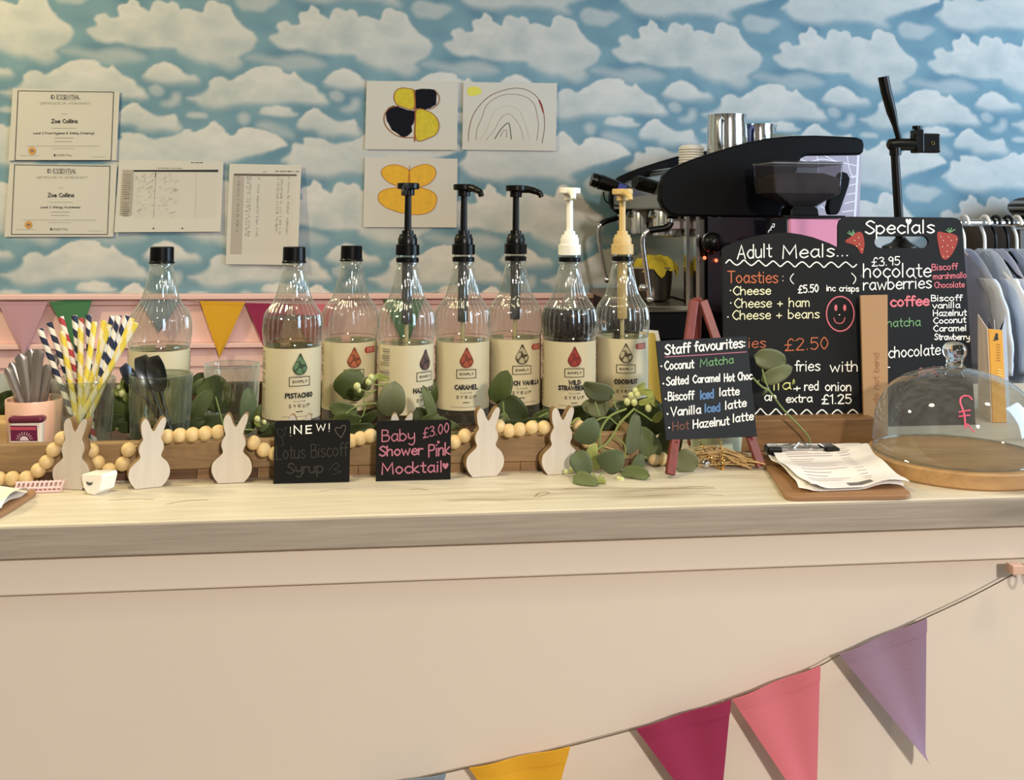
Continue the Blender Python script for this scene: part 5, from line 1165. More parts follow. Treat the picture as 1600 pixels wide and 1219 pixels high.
# ------------------------------------------------------------------ clipboards
MDF = mat('brown_hardboard', (156, 116, 82), .5, vary=.12, vscale=40)
def menu_clip(label, fl, fr, br, bl, th=.005):
    t = thing('clipboard', label, 'clipboard', (fl+fr+br+bl)/4)
    P = [fl, fr, br, bl]; r = .016; out = []
    for i in range(4):
        p = P[i]; a = (P[i-1]-p).normalized(); b_ = (P[(i+1) % 4]-p).normalized()
        for k in range(5):
            s = k/4; out.append((p+a*r*(1-s)**2+b_*r*s**2))
    MB().prism([q+Vector((0, 0, th+.0005)) for q in out], (0, 0, -th)).build('board', MDF, t, bevel=.0008)
    return t
P_ = [onZ(x, y, TOP) for x, y in ((1228, 784), (1428, 781))]
fl, fr = P_; d = (fr-fl).normalized(); n = Vector((-d.y, d.x, 0)); L_ = .285
bl = onZ(1183, 712, TOP); br = bl+(fr-fl)*.94
t = menu_clip('brown clipboard holding a crumpled printed menu, in front of the boards', fl, fr, br, bl)
zc = TOP+.0058
def page(k, dz, sh):
    A = onZ(1262+sh, 770, zc); B = onZ(1417+sh*.3, 763, zc); Cc = onZ(1338, 697, zc+.012); D = onZ(1192, 703, zc+.006)
    def fn(u, v, h):
        p = A*(1-u)*(1-v)+B*u*(1-v)+D*(1-u)*v+Cc*u*v
        lift = .006*math.sin(3.1*v)*abs(2*u-1)**2+.0022*math.sin(9*u+5*v+k)*(1-.6*v)*v+.0016*math.sin(17*v+k)+.011*u*(v**2)*math.sin(v*3.14)+(.006*(1-v)**6*math.sin(u*7+2))
        return Vector((p.x+.004*math.sin(7*v+k)*(u < .1 or u > .9), p.y, max(zc+dz, p.z+dz+lift))) + Vector((0, 0, h))
    return fn
MB().slab(page(0, .0010, -14), 14, 18, .0004).build('page', PAPER, t)
f1 = page(1.3, .0042, 0); MB().slab(f1, 16, 20, .0004).build('page', mat('menu_paper', (236, 230, 230), .7), t)
b = MB(); g = MB()
t3 = lambda u, v, h=0: f1(u, v, h+.0005)
def mline(mb, u0, u1, v, w=.0012):
    for k in range(1): mb.add([t3(u0+(u1-u0)*i/8, v+dv, 0) for i in range(9) for dv in (0, w/.2)], [(2*i, 2*i+1, 2*i+3, 2*i+2) for i in range(8)])
for i, v in enumerate((.78, .73, .70, .66, .61, .57, .52, .47, .42, .36, .31, .26, .21, .17)): mline(g, .12, .12+rr.uniform(.2, .5), v); mline(g, .66, .66+rr.uniform(.06, .14), v-.01)
for i in range(7): mline(b, .33+i*.035, .355+i*.035, .86, .003)
g2 = MB(); g2.add([t3(.44+.24*i/6, v, 0) for i in range(7) for v in (.035, .10)], [(2*i, 2*i+1, 2*i+3, 2*i+2) for i in range(6)])
b.build('heading', MATS['pen_ink'], t); g.build('menu_text', mat('soft_ink', (176, 160, 166), .8), t); g2.build('printed_picture', mat('grey_picture', (112, 106, 108), .7), t)
a = onZ(1199, 703, zc+.014); c = onZ(1303, 703, zc+.014)
b = MB(); d = (c-a).normalized(); n = Vector((-d.y, d.x, 0))
b.bar(a+n*.004, c+n*.004, .003, .016, (0, 0, 1)); b.tube([a+n*-.006+Vector((0, 0, .002)), c+n*-.006+Vector((0, 0, .002))], .0016, 8)
b.tube(catmull([a.lerp(c, .18)+n*-.012, a.lerp(c, .36)+n*-.008+Vector((0, 0, .004)), a.lerp(c, .5)+n*.002+Vector((0, 0, .010)), a.lerp(c, .64)+n*-.008+Vector((0, 0, .004)), a.lerp(c, .82)+n*-.012], 6), .0013, 7)
ck = b.build('clip', CHROME, t)
for s in (.07, .93):
    p = a.lerp(c, s); MB().box(p+n*-.004+Vector((0, 0, .001)), (.020, .022, .009), Matrix.Rotation(math.atan2(d.y, d.x), 3, 'Z')).build('clip_end', BLKP, ck, bevel=.002)
P_ = [onZ(x, y, TOP) for x, y in ((-70, 842), (10, 806), (62, 772), (-30, 764))]
t = menu_clip('brown clipboard with white sheets cut off at the left edge of the worktop', P_[0], P_[1], P_[2], P_[3])
for k, (dz, dx) in enumerate(((.006, 0), (.0075, 8))):
    q = [onZ(x, y, TOP+dz) for x, y in ((-60, 815), (-6+dx, 796), (43+dx*.4, 770), (-20, 760))]
    MB().slab(lambda u, v, h: (q[0]*(1-u)+q[1]*u)*(1-v)+(q[3]*(1-u)+q[2]*u)*v+Vector((0, 0, h+.012*u*u*(1-v)*v*4*k+.003*math.sin(4*v+k)**2)), 10, 10, .0004).build('page', PAPER, t)

# ------------------------------------------------------------------ cake dome
cb = onZ(1500, 772, TOP); R_ = .117; cy_ = 1.318; cx_ = onY(1495, 714, cy_).x
t = thing('cake_stand_board', 'round pale wooden board under the glass dome', 'cake board', (cx_, cy_, TOP))
b = MB(); b.lathe([(R_-.003, 0), (R_, .003), (R_, .019), (R_-.002, .021), (0, .021)], 96); b.build('board', wood('round_board_wood', (190, 152, 104), (150, 112, 72), (1.2, 9, 9), 7, .5, .7), t, local=True)
t = thing('cake_dome', 'clear glass cake dome with a knob, pink pound sign drawn on it', 'cake dome', (cx_-.001, cy_, TOP+.0215))
k_ = .106
prof = [(k_, 0), (k_+.0005, .002), (k_+.001, .012), (k_, .030), (k_*.975, .048), (k_*.92, .066), (k_*.82, .083), (k_*.68, .096), (k_*.50, .105), (k_*.30, .111), (k_*.12, .114), (.004, .115)]
prof = [(p.x, p.y) for p in catmull([(a, z, 0) for a, z in prof], 4)]
DG = clear('dome_glass', (228, 231, 230), 1, 1.55, .008, haze=.05, hazecol=(200, 200, 200))
b = MB(); b.shell(prof, 96); b.build('dome', DG, t, local=True)
b = MB(); b.tube([Vector((math.cos(q*math.pi/48)*k_, math.sin(q*math.pi/48)*k_, .0016)) for q in range(96)], .0014, 8, closed=True); b.build('rim', DG, t, local=True)
kg = bpy.data.materials.new('knob_glass'); kg.use_nodes = True; kb = kg.node_tree.nodes['Principled BSDF']; kb.inputs['Transmission Weight'].default_value = 1; kb.inputs['Roughness'].default_value = .02; kb.inputs['IOR'].default_value = 1.5
b = MB(); b.lathe([(p.x, p.y) for p in catmull([(0, .1135, 0), (.014, .114, 0), (.0105, .119, 0), (.0115, .126, 0), (.0150, .133, 0), (.0155, .140, 0), (.0115, .146, 0), (.005, .1485, 0), (0, .149, 0)], 4)], 40); b.build('knob', kg, t, local=True)
def dome_pt(px, py):
    d = ray(px, py); o = Vector((cx_-.001, cy_, TOP+.0215)); best = None; s = 1.0
    while s < 1.6:
        p = EYE+d*s-o; rr_ = math.hypot(p.x, p.y)
        if 0 < p.z < .115:
            zr = np.interp(p.z, [z for a, z in prof], [a for a, z in prof])
            if rr_ <= zr: return p+Vector((p.x, p.y, 0)).normalized()*.0008+o
        s += .0008
    return None
def dome_line(mb, pts, r):
    P = [dome_pt(p.x, p.y) for p in catmull([(a, c, 0) for a, c in pts], 5)]
    P = [p for p in P if p]
    if len(P) > 1: mb.tube(P, r, 6)
Z = zoomed(1340, 530, 4.69); b = MB()
dome_line(b, Z([(838, 445), (820, 422), (785, 415), (757, 430), (752, 465), (768, 510), (782, 560), (790, 650)]), .0011); dome_line(b, Z([(740, 535), (780, 527), (828, 520)]), .0011); dome_line(b, Z([(740, 566), (780, 563), (822, 556)]), .0011)
dome_line(b, Z([(790, 655), (805, 622), (830, 655), (860, 682)]), .0009)
b.build('pink_marker', mat('pink_marker', (226, 96, 130), .6), t)

# ------------------------------------------------------------------ coffee machine on the back worktop
random.seed(51)
BT = 1.05
t = thing('back_worktop', 'dark worktop along the back wall under the coffee machine', 'worktop', (1.3, 2.7, 0))
MB().bb((.56, 2.16, BT-.04), (1.375, WALL-.002, BT)).build('worktop_slab', mat('dark_laminate', (58, 54, 52), .5), t, bevel=.003)
MB().bb((.58, 2.20, 0), (1.365, WALL-.002, BT-.0402)).build('carcass', mat('dark_carcass', (70, 64, 62), .6), t)
MBLK = mat('satin_black', (5, 5, 8), .5, spec=.1); MSTEEL = mat('brushed_steel', (190, 188, 184), .26, 1); GREY = mat('grey_metal', (120, 124, 126), .35, .6)
t = thing('coffee_machine', 'two-group espresso machine with curved black side panels and steam wands', 'coffee machine', (.92, 2.74, BT))
YN, YF = 2.45, 3.02
side = [(1031, 312), (1033, 290), (1037, 275), (1050, 263), (1068, 255), (1087, 247.5), (1125, 235), (1162, 224), (1200, 216), (1237, 212.3), (1275, 211.5), (1312, 213), (1340, 214.5), (1349, 218), (1351, 226), (1350, 238), (1344, 242), (1262, 243), (1253, 247), (1248, 256), (1246, 266), (1230, 312), (1219, 334), (1213, 339.5), (1130, 339), (1057, 338), (1046, 334), (1036, 324)]
sp = [onY(x, y, YN) for x, y in side]
near = MB().prism(sp, (0, .032, 0)).build('side_panel', MBLK, t, bevel=.006, seg=3)
dz = .0
MB().prism([Vector((p.x+.003, YF, p.z+dz)) for p in sp], (0, .032, 0)).build('side_panel', MBLK, t, bevel=.006, seg=3)
xf = .70; xb = 1.09; zt_ = lambda x: np.interp(x, [.676, .70, .76, .82, .88, .95, 1.02, 1.2], [1.45, 1.478, 1.505, 1.527, 1.548, 1.566, 1.575, 1.578])
ya, yb_ = YN+.034, YF-.002
# upper body between the panels: fascia, cup deck
P = [(.690, 1.405), (.688, 1.440), (.700, 1.470), (.735, 1.492), (.80, 1.505), (.80, 1.405)]
MB().prism([(x, ya, z) for x, z in P], (0, yb_-ya, 0)).build('front_fascia', mat('fascia_steel', (150, 156, 160), .3, .7), t, bevel=.004)
MB().bb((.80, ya, 1.40), (1.10, yb_, 1.515)).build('upper_body', GREY, t, bevel=.003)
MB().bb((.80, ya, 1.5155), (1.12, yb_, 1.522)).build('cup_deck', MSTEEL, t, bevel=.002)
MB().bb((.775, ya+.004, 1.172), (.80, yb_-.004, 1.3995)).build('splash_back', mat('steel_splash', (168, 166, 158), .22, 1), t)
MB().bb((.8005, ya, 1.10), (1.09, yb_, 1.3995)).build('rear_body', mat('plum_steel', (52, 46, 58), .35, .4), t)
MB().bb((.80, YN+.004, 1.10), (1.06, ya-.001, 1.385)).build('lower_side', mat('dark_side', (44, 40, 52), .3, .5), t)
for x in (.745, .770, .800, .826): MB().bb((x, YN+.008, 1.165), (x+.009, YN+.030, 1.387)).build('corner_trim', CHROME, t, bevel=.001)
MB().bb((.625, YN-.01, 1.152), (.8, YF+.04, 1.168)).build('drip_tray', mat('tray_steel', (120, 112, 100), .3, .9), t, bevel=.003)
MB().bb((.6245, YN-.0135, 1.1585), (.86, YN-.0101, 1.1665)).build('tray_edge', CHROME, t)
MB().bb((.635, YN, 1.085), (1.09, YF+.03, 1.1515)).build('base', MBLK, t, bevel=.004)
for x in (.67, 1.05):
    for y in (YN+.03, YF-.03): MB().lathe([(.018, BT+.0005), (.02, BT+.004), (.017, 1.087)], 20, (x, y, 0)).build('foot', CHROME, t)
MB().box((.845, YN+.001, 1.305), (.03, .012, .034)).build('tap_body', MBLK, t, bevel=.004)
c = onY(1113, 379, YN-.014); MB().ball(c, .026, 20, 12).build('steam_knob', BLKP, t)
for x, y in ((1101, 403), (1119, 407)):
    b = MB(); b.ball(onY(x, y, YN-.004), .0045, 10, 7); m_ = mat('red_light', (255, 60, 40), .4); m_.node_tree.nodes['Principled BSDF'].inputs['Emission Color'].default_value = (1, .08, .03, 1); m_.node_tree.nodes['Principled BSDF'].inputs['Emission Strength'].default_value = 3
    b.build('indicator_light', m_, t)
for i, yy in enumerate((YN+.13, YF-.16)):
    x = .735 if i == 0 else .745
    b = MB(); b.lathe([(.036, 1.334), (.040, 1.337), (.040, 1.395), (.036, 1.4045)], 40, (x, yy, 0)); g = b.build('group_head', CHROME, t)
    hp = [Vector((x, yy, 1.375)), Vector((x-.05, yy, 1.392))]
    MB().tube(hp, .009, 12).build('portafilter_arm', CHROME, g)
h0 = onY(1034, 296, YN+.13); h1 = onY(992, 284, YN+.10)
MB().tube([h0, h0.lerp(h1, .2), h0.lerp(h1, .85), h1], [.013, .018, .019, .016], 20).build('portafilter_handle', BLKP, t)
h0 = onY(985, 299, YF-.16); h1 = onY(924, 280, YF-.16)
hd = MB().tube([h0, h0.lerp(h1, .15), h0.lerp(h1, .8), h0.lerp(h1, .83), h0.lerp(h1, .86), h1], [.011, .016, .022, .018, .021, .019], 20).build('portafilter_handle', BLKP, t)
s_ = (h1-h0).normalized(); u_ = s_.cross(Vector((0, -1, 0))).normalized()
if u_.z < 0: u_ = -u_
c = h0.lerp(h1, .25)+Vector((0, -.0195, 0)); q = [c+s_*a*.012+u_*b_*.011 for a, b_ in ((-1, -1), (1, -1), (1, 1), (-1, 1))]
MB().prism(q, (0, .001, 0)).build('blue_sticker', mat('blue_sticker', (40, 62, 170), .5), hd)
b = MB()
for k in range(4):
    a = h0.lerp(h1, .10-.035*k)+Vector((0, -.0175, 0)); b.bar(a-u_*.006, a+u_*.007, .0016, .0008, (0, 1, 0))
b.build('white_marks', mat('marks_white', (225, 225, 225), .6), hd)
for pts, r in (([(1048, 342), (1046, 352), (1036, 357), (1016, 360), (1007, 366), (1004.5, 378), (1006, 395), (1011, 430), (1016, 468)], 'n'), ([(968, 338), (962, 341), (946, 346), (938, 352), (935.5, 362), (937, 380), (942, 408), (948, 437)], 'f')):
    yy = YN+.02 if r == 'n' else YF-.05
    Pn = catmull([onY(x, y, yy) for x, y in pts], 6)
    w_ = MB().tube(Pn, .0062, 12).build('steam_wand', CHROME, t)
    k = int(len(Pn)*.42); MB().tube(Pn[3:k], .0085, 12).build('rubber_grip', BLKP, w_)
    MB().ball(Pn[-1], .010, 14, 9).build('tip', CHROME, w_)
MB().tube(catmull([onY(x, y, YF-.10) for x, y in ((943, 300), (945, 312), (955, 320), (968, 322))], 5), .0022, 6).build('cable', BLKP, t)
b = MB(); c = onY(1046, 466, YN+.0); MB().ball(onY(1004, 450, YN+.02), .010, 14, 9).build('valve_stud', CHROME, t)
MB().bb(tuple(onY(1046, 342, YN+.06)), tuple(onY(1083, 358, YN+.09))).build('drip_cup', mat('lilac_plastic', (176, 164, 170), .4), t, bevel=.003)

# yellow cloth over a pan on the drip tray
jx = onY(1015, 440, 2.60)
t = thing('steel_pan', 'steel pan with a curved rim standing on the drip tray', 'pan', (jx.x, 2.60, 1.1685))
rr_ = .058; H = onY(1015, 418, 2.60).z-1.1685
b = MB(); b.lathe([(rr_*.7, 0), (rr_*.9, .004), (rr_, H*.6), (rr_*1.02, H-.002), (rr_*1.05, H), (rr_*.97, H-.002), (rr_*.9, .02), (0, .015)], 40); b.build('pan_body', mat('dark_pan', (92, 88, 84), .25, .9), t, local=True)
b = MB(); b.tube([Vector((math.cos(q*math.pi/24)*rr_*1.04, math.sin(q*math.pi/24)*rr_*1.04, H)) for q in range(48)], .003, 8, closed=True); b.build('rim', CHROME, t, local=True)
rg = random.Random(4)
top = jx.z
def cloth(u, v, h):
    a = u*2*math.pi; r = .056*v*(1+.12*math.sin(3*a+1)+.07*math.sin(7*a)); z = 1.1685+H+.028*(1-v**2)+.008*math.sin(5*a+6*v)*v+.006*math.sin(9*a)*v-.012*(v > .85)*(v-.85)/.15
    return Vector((jx.x+r*math.cos(a)+.012, 2.60+r*math.sin(a)-.01, z+.004+h))
MB().slab(cloth, 40, 12, .0015).build('yellow_cloth', mat('yellow_cloth', (168, 150, 34), .85, vary=.3, vscale=25, bump=.4, bscale=120), None, label='crumpled yellow cloth heaped on the steel pan under the group heads', cat='cloth')

# lids, jugs and a dish on the machine
c = onY(1080, 262, 2.66); t = thing('cup_lid_stack', 'short stack of white takeaway lids on top of the coffee machine', 'lids', (c.x, 2.66, 1.5225))
z = 1.5225; ztop = onY(1080, 226, 2.66).z; n = 7; st = (ztop-1.5225-.008)/n
for k in range(n):
    b = MB(); b.lathe([(.031, z+k*st+.0003), (.0335, z+k*st+.0015), (.0335, z+k*st+.005), (.030, z+k*st+st-.0005), (.0, z+k*st+st-.0005)] if k < n-1 else [(.0325, z+k*st+.0003), (.034, z+k*st+.002), (.034, z+k*st+.006), (.028, z+k*st+.010), (.026, z+k*st+st+.006), (0, z+k*st+st+.006)], 40, (c.x, 2.66, 0)); b.build('lid', WHTP, t)
def jug(px, pt, y, half, label, flare=.84, spout=0, hand=1, dark=0):
    c = onY(px, pt, y); Zd = (c-EYE).dot(FW); r = half*Zd/1600; z0 = 1.5225; H = c.z-z0
    t = thing('milk_jug', label, 'jug', (c.x, y, z0), 0, 'steel milk jugs on the coffee machine')
    def fl(a, rr, z):
        d = (a-spout+math.pi) % (2*math.pi)-math.pi
        return 1+.20*max(0, (z/H-.75)/.25)**2*math.exp(-(d/.28)**2)
    b = MB(); b.lathe([(r*.98, 0), (r*1.0, .004), (r*1.0, H*.3), (r*flare*1.05, H*.72), (r*flare, H*.9), (r*flare*1.03, H), (r*flare, H-.002), (r*.9, H*.3), (0, .008)], 64, flute=fl); b.build('jug_body', CHROME, t, local=True)
    a = hand; d = Vector((math.cos(a), math.sin(a), 0))
    P = [d*r*flare*1.0+Vector((0, 0, H*.88)), d*(r+.016)+Vector((0, 0, H*.90)), d*(r+.022)+Vector((0, 0, H*.78)), d*(r+.020)+Vector((0, 0, H*.42)), d*(r+.010)+Vector((0, 0, H*.28)), d*r*.98+Vector((0, 0, H*.30))]
    b = MB(); b.tube(catmull(P, 5), .0072, 10); b.build('handle', MSTEEL if not dark else mat('navy_handle', (32, 42, 84), .4), t, local=True)
jug(1136, 180, 2.62, 31, 'tall polished steel milk jug on the coffee machine', .95, .4, -2.2)
jug(1184, 195, 2.675, 25, 'shorter polished steel milk jug with dark handle beside the tall one', 1.0, -.2, -2.3, dark=1)
c = onY(1222, 211, 2.62); t = thing('glass_dish', 'small glass dish behind the raised edge of the coffee machine', 'dish', (c.x, 2.62, 1.5225))
H = c.z-1.5225; b = MB(); b.lathe([(.03, 0), (.034, .003), (.040, H*.7), (.046, H), (.043, H-.002), (.034, .01), (0, .006)], 40); b.build('dish_body', clear('dish_glass', (220, 228, 222), haze=.25), t, local=True)

# machine's rear steel panel, its reflections painted on as curving white lines
tl, tr, br, bl = [onY(x, y, 3.115) for x, y in ((1238, 228), (1346, 232), (1337, 372), (1228, 372))]
bl.z = br.z = BT+.0005
pl = Plane(bl, br, tl)
t = thing('rear_steel_panel', 'pale lilac rear steel panel of the coffee machine, reflections painted as curved white lines, white edge', 'board', (bl+br)/2)
MB().prism([bl, br, tr, tl], (0, .012, 0)).build('board', mat('steel_painted_lilac', (168, 152, 166), .4, vary=.15, vscale=14), t)
b = MB(); Z = zoomed(1170, 200, 6.773)
for q in ([(540, 330), (640, 360), (760, 330), (900, 350), (1140, 400)], [(800, 290), (900, 345), (1010, 375)], [(1040, 300), (1060, 420), (1100, 520), (1140, 500)], [(720, 300), (735, 370)], [(1075, 520), (1110, 515), (1150, 495)], [(1060, 610), (1100, 600), (1140, 590)], [(1040, 705), (1090, 695), (1130, 690)], [(1015, 800), (1070, 785), (1125, 775)], [(990, 890), (1060, 878), (1120, 875)], [(400, 760), (450, 830), (500, 900)], [(760, 830), (810, 860), (830, 920)], [(380, 880), (440, 800), (520, 790)]): pl.line(b, Z(q), .0035)
b.build('painted_reflections', mat('line_white', (234, 228, 238), .5), t)
b = MB(); pl.line(b, Z([(1158, 295), (1140, 620), (1122, 940)]), .008, smooth=False); b.build('white_edge', MATS['line_white'], t)

# ------------------------------------------------------------------ grinder
YG = 2.27
gc = onY(1268, 340, YG); gx = gc.x
t = thing('coffee_grinder', 'pink coffee grinder with a smoky clear hopper half full of ground coffee', 'grinder', (gx, YG+.06, BT))
a = onY(1232, 341, YG); c = onY(1316, 341, YG)
MB().bb((a.x, YG, BT+.0005), (c.x, YG+.13, a.z)).build('body', mat('pink_enamel', (206, 132, 160), .35, coat=.3), t, bevel=.006)
a2 = onY(1222, 341, YG); c2 = onY(1321, 337, YG)
MB().bb((a2.x, YG-.004, a.z+.0003), (c2.x, YG+.134, c2.z)).build('top_plate', BLKP, t, bevel=.002)
def sq(px0, px1, py, depth, y=None):
    p0 = onY(px0, py, YG); p1 = onY(px1, py, YG); z = p0.z; w = (p1.x-p0.x)/2; x = (p0.x+p1.x)/2; yc = YG+.06; r = min(w, depth)*.07; o = []
    for sx, sy, a0 in ((1, 1, 0), (-1, 1, 90), (-1, -1, 180), (1, -1, 270)):
        for k in range(5):
            a = math.radians(a0+k*22.5); o.append(Vector((x+sx*(w-r)+r*math.cos(a), yc+sy*(depth-r)+r*math.sin(a), z)))
    return o
HOP = clear('smoky_hopper', (206, 202, 206), .9, 1.5, .03, haze=.10, hazecol=(130, 126, 132))
rings = [sq(1245, 1286, 322, .028), sq(1230, 1296, 313, .045), sq(1210, 1313, 301, .062), sq(1208.5, 1314, 290, .064), sq(1206.5, 1316, 256, .066), sq(1206, 1316.5, 254, .0665)]
b = MB(); b.loft(rings, False, False); b.build('hopper', HOP, t)
rm = sq(1206, 1316.5, 254.5, .0665); b = MB(); b.tube(rm, .0016, 6, closed=True); b.build('rim', clear('hopper_edge', (225, 225, 228), haze=.4, hazecol=(190, 188, 192)), t)
lid = sq(1206, 1316.5, 253.5, .0665); b = MB(); b.loft([lid, [p+Vector((0, 0, .003)) for p in lid]], True, False); b.build('hopper_lid', HOP, t)
GRD = mat('ground_coffee', (64, 52, 48), .9, bump=.8, bscale=500, vary=.25, vscale=200)
rg = [sq(1247, 1284, 321, .026), sq(1232, 1294, 313, .042), sq(1213, 1310, 301, .058), sq(1212, 1311, 290, .060), sq(1213, 1311, 277, .060)]
top = sq(1222, 1290, 269, .03); rg.append([p+Vector((.008, 0, 0)) for p in top])
b = MB(); b.loft(rg, True, False); b.build('ground_coffee', GRD, t, bevel=.004)
b = MB(); b.loft([sq(1243, 1288, 336.5, .032), sq(1244, 1287, 327, .031), sq(1249, 1281, 321, .027)], True, False); b.build('throat', BLKP, t, bevel=.002)
p0 = onY(1303, 331, YG+.05); p1 = onY(1322, 272, YG+.05)
MB().prism([onY(x, y, YG+.072) for x, y in ((1293, 325), (1296, 312), (1312, 272), (1317, 268), (1325, 271), (1329, 279), (1327, 290), (1313, 330), (1309, 335.5), (1296, 336))], (0, .02, 0)).build('side_lever', MBLK, t, bevel=.004)
t = thing('label_printer', 'slim black device with a white mark leaning between coffee machine and pink grinder', 'device', onY(1208, 380, YG-.03)); t.location.z = BT
P = [onY(x, y, YG-.04) for x, y in ((1204, 341), (1231, 341), (1231, 380), (1187, 380))]
P[2].z = P[3].z = BT+.0005
MB().prism(P, (0, .025, 0)).build('case', BLKP, t, bevel=.002)
pl = Plane(onY(1187, 380, YG-.04), onY(1231, 380, YG-.04), onY(1187, 341, YG-.04)); b = MB()
for q in ([(1207, 350), (1210, 350), (1209, 355), (1205, 355)], [(1206.5, 352.5), (1203.5, 357.5)], [(1202, 359), (1200, 363)], [(1203.5, 360), (1205, 358)]): pl.line(b, q, .0016, .0008, False)
b.build('white_marks', MATS['marks_white'], t)

# ------------------------------------------------------------------ phone holder stand
YS = 1.80
base = onY(1407, 383, YS); foot = Vector((base.x+.012, YS, TOP))
t = thing('phone_holder_stand', 'black stand with tilted handle and phone clamp behind the Specials board', 'stand', foot)
b = MB(); b.lathe([(.055, 0), (.057, .002), (.057, .008), (.05, .012), (.012, .016), (0, .016)], 40, foot); b.build('base', BLKP, t)
top = onY(1398, 236, YS)
MB().tube([foot+Vector((0, 0, .012)), base.lerp(foot, .02), top], [.0085, .0085, .0078], 16).build('pole', BLKP, t)
cl = [onY(x, y, YS) for x, y in ((1407, 391), (1407, 385), (1407, 378), (1406, 372))]
MB().tube(cl, [.034, .032, .016, .010], 24).build('collar', BLKP, t)
MB().tube([onY(1399, 243, YS), onY(1398.5, 231, YS)], [.0105, .0105], 18).build('joint', BLKP, t)
hA = onY(1387, 226, YS); hB = onY(1428, 226, YS)
MB().tube([hA, onY(1390, 226, YS), onY(1400, 225.5, YS), hB], [.006, .0105, .0118, .0115], 18).build('head', BLKP, t)
P = [onY(1405, 219, YS), onY(1399, 196, YS), onY(1393, 175, YS), onY(1385, 145, YS), onY(1380, 120, YS)]
MB().tube(P, [.0052, .0058, .0092, .0100, .0100], 18).build('handle', BLKP, t)
a = onY(1426, 238.5, YS); c = onY(1467, 209, YS); cp_ = MB().bb((a.x, YS-.008, a.z), (c.x, YS+.012, c.z)).build('phone_clamp', BLKP, t, bevel=.004)
a = onY(1428, 239, YS); c = onY(1439, 203, YS); MB().bb((a.x, YS-.012, a.z), (c.x, YS+.014, c.z)).build('clamp_bar', BLKP, t, bevel=.002)
MB().tube([onY(1433, 208, YS), onY(1433, 202, YS), onY(1433, 202, YS), onY(1433, 197, YS)], [.004, .004, .0088, .0088], 18).build('thumb_screw', BLKP, t)
c = onY(1457.5, 223.5, YS-.0085); b = MB(); b.tube([c+Vector((.0032*math.cos(q*math.pi/10), -.0003, .0032*math.sin(q*math.pi/10))) for q in range(20)], .0006, 6, closed=True); b.build('brass_thread', mat('brass', (190, 160, 90), .3, 1), cp_)

# ------------------------------------------------------------------ clothes rail, hangers and pale garments
YR = 2.40; zr = onY(1540, 348.5, YR).z; x0 = 1.40; x1 = 1.92
t = thing('clothes_rail', 'chrome clothes rail behind the Specials board', 'clothes rail', ((x0+x1)/2, YR, 0))
MB().tube([(x0, YR, zr), (x1, YR, zr)], .0095, 18).build('rail', CHROME, t)
for x in (x0+.001, x1-.001):
    MB().tube([(x, YR, .03), (x, YR, zr+.012)], .012, 16).build('upright', CHROME, t)
    MB().tube([(x, YR-.22, .012), (x, YR+.22, .012)], .012, 16).build('foot', CHROME, t)
SH = {k: mat('cloth_'+k, c, .85, bump=.2, bscale=600, vary=.06, vscale=9, trans=.1) for k, c in dict(white=(240, 241, 244), blue=(214, 220, 232), lilac=(226, 224, 234))
      .items()}
HANG = [(1506, 'white', 'blue', .00, 'pale blue shirt hanging nearest the Specials board', 'white hanger nearest the Specials board'),
        (1538, 'white', 'white', .012, 'white shirt hanging second from the Specials board, sleeve forward', 'white hanger second from the Specials board'),
        (1555, 'black', 'lilac', .02, 'lilac-white garment on the first black hanger', 'left one of the two black hangers'),
        (1574, 'black', 'blue', -.005, 'pale blue fleecy garment on the second black hanger', 'right one of the two black hangers'),
        (1588, 'white', 'white', .01, 'thick white garment hanging at the right edge', 'white hanger at the right edge of the photo')]
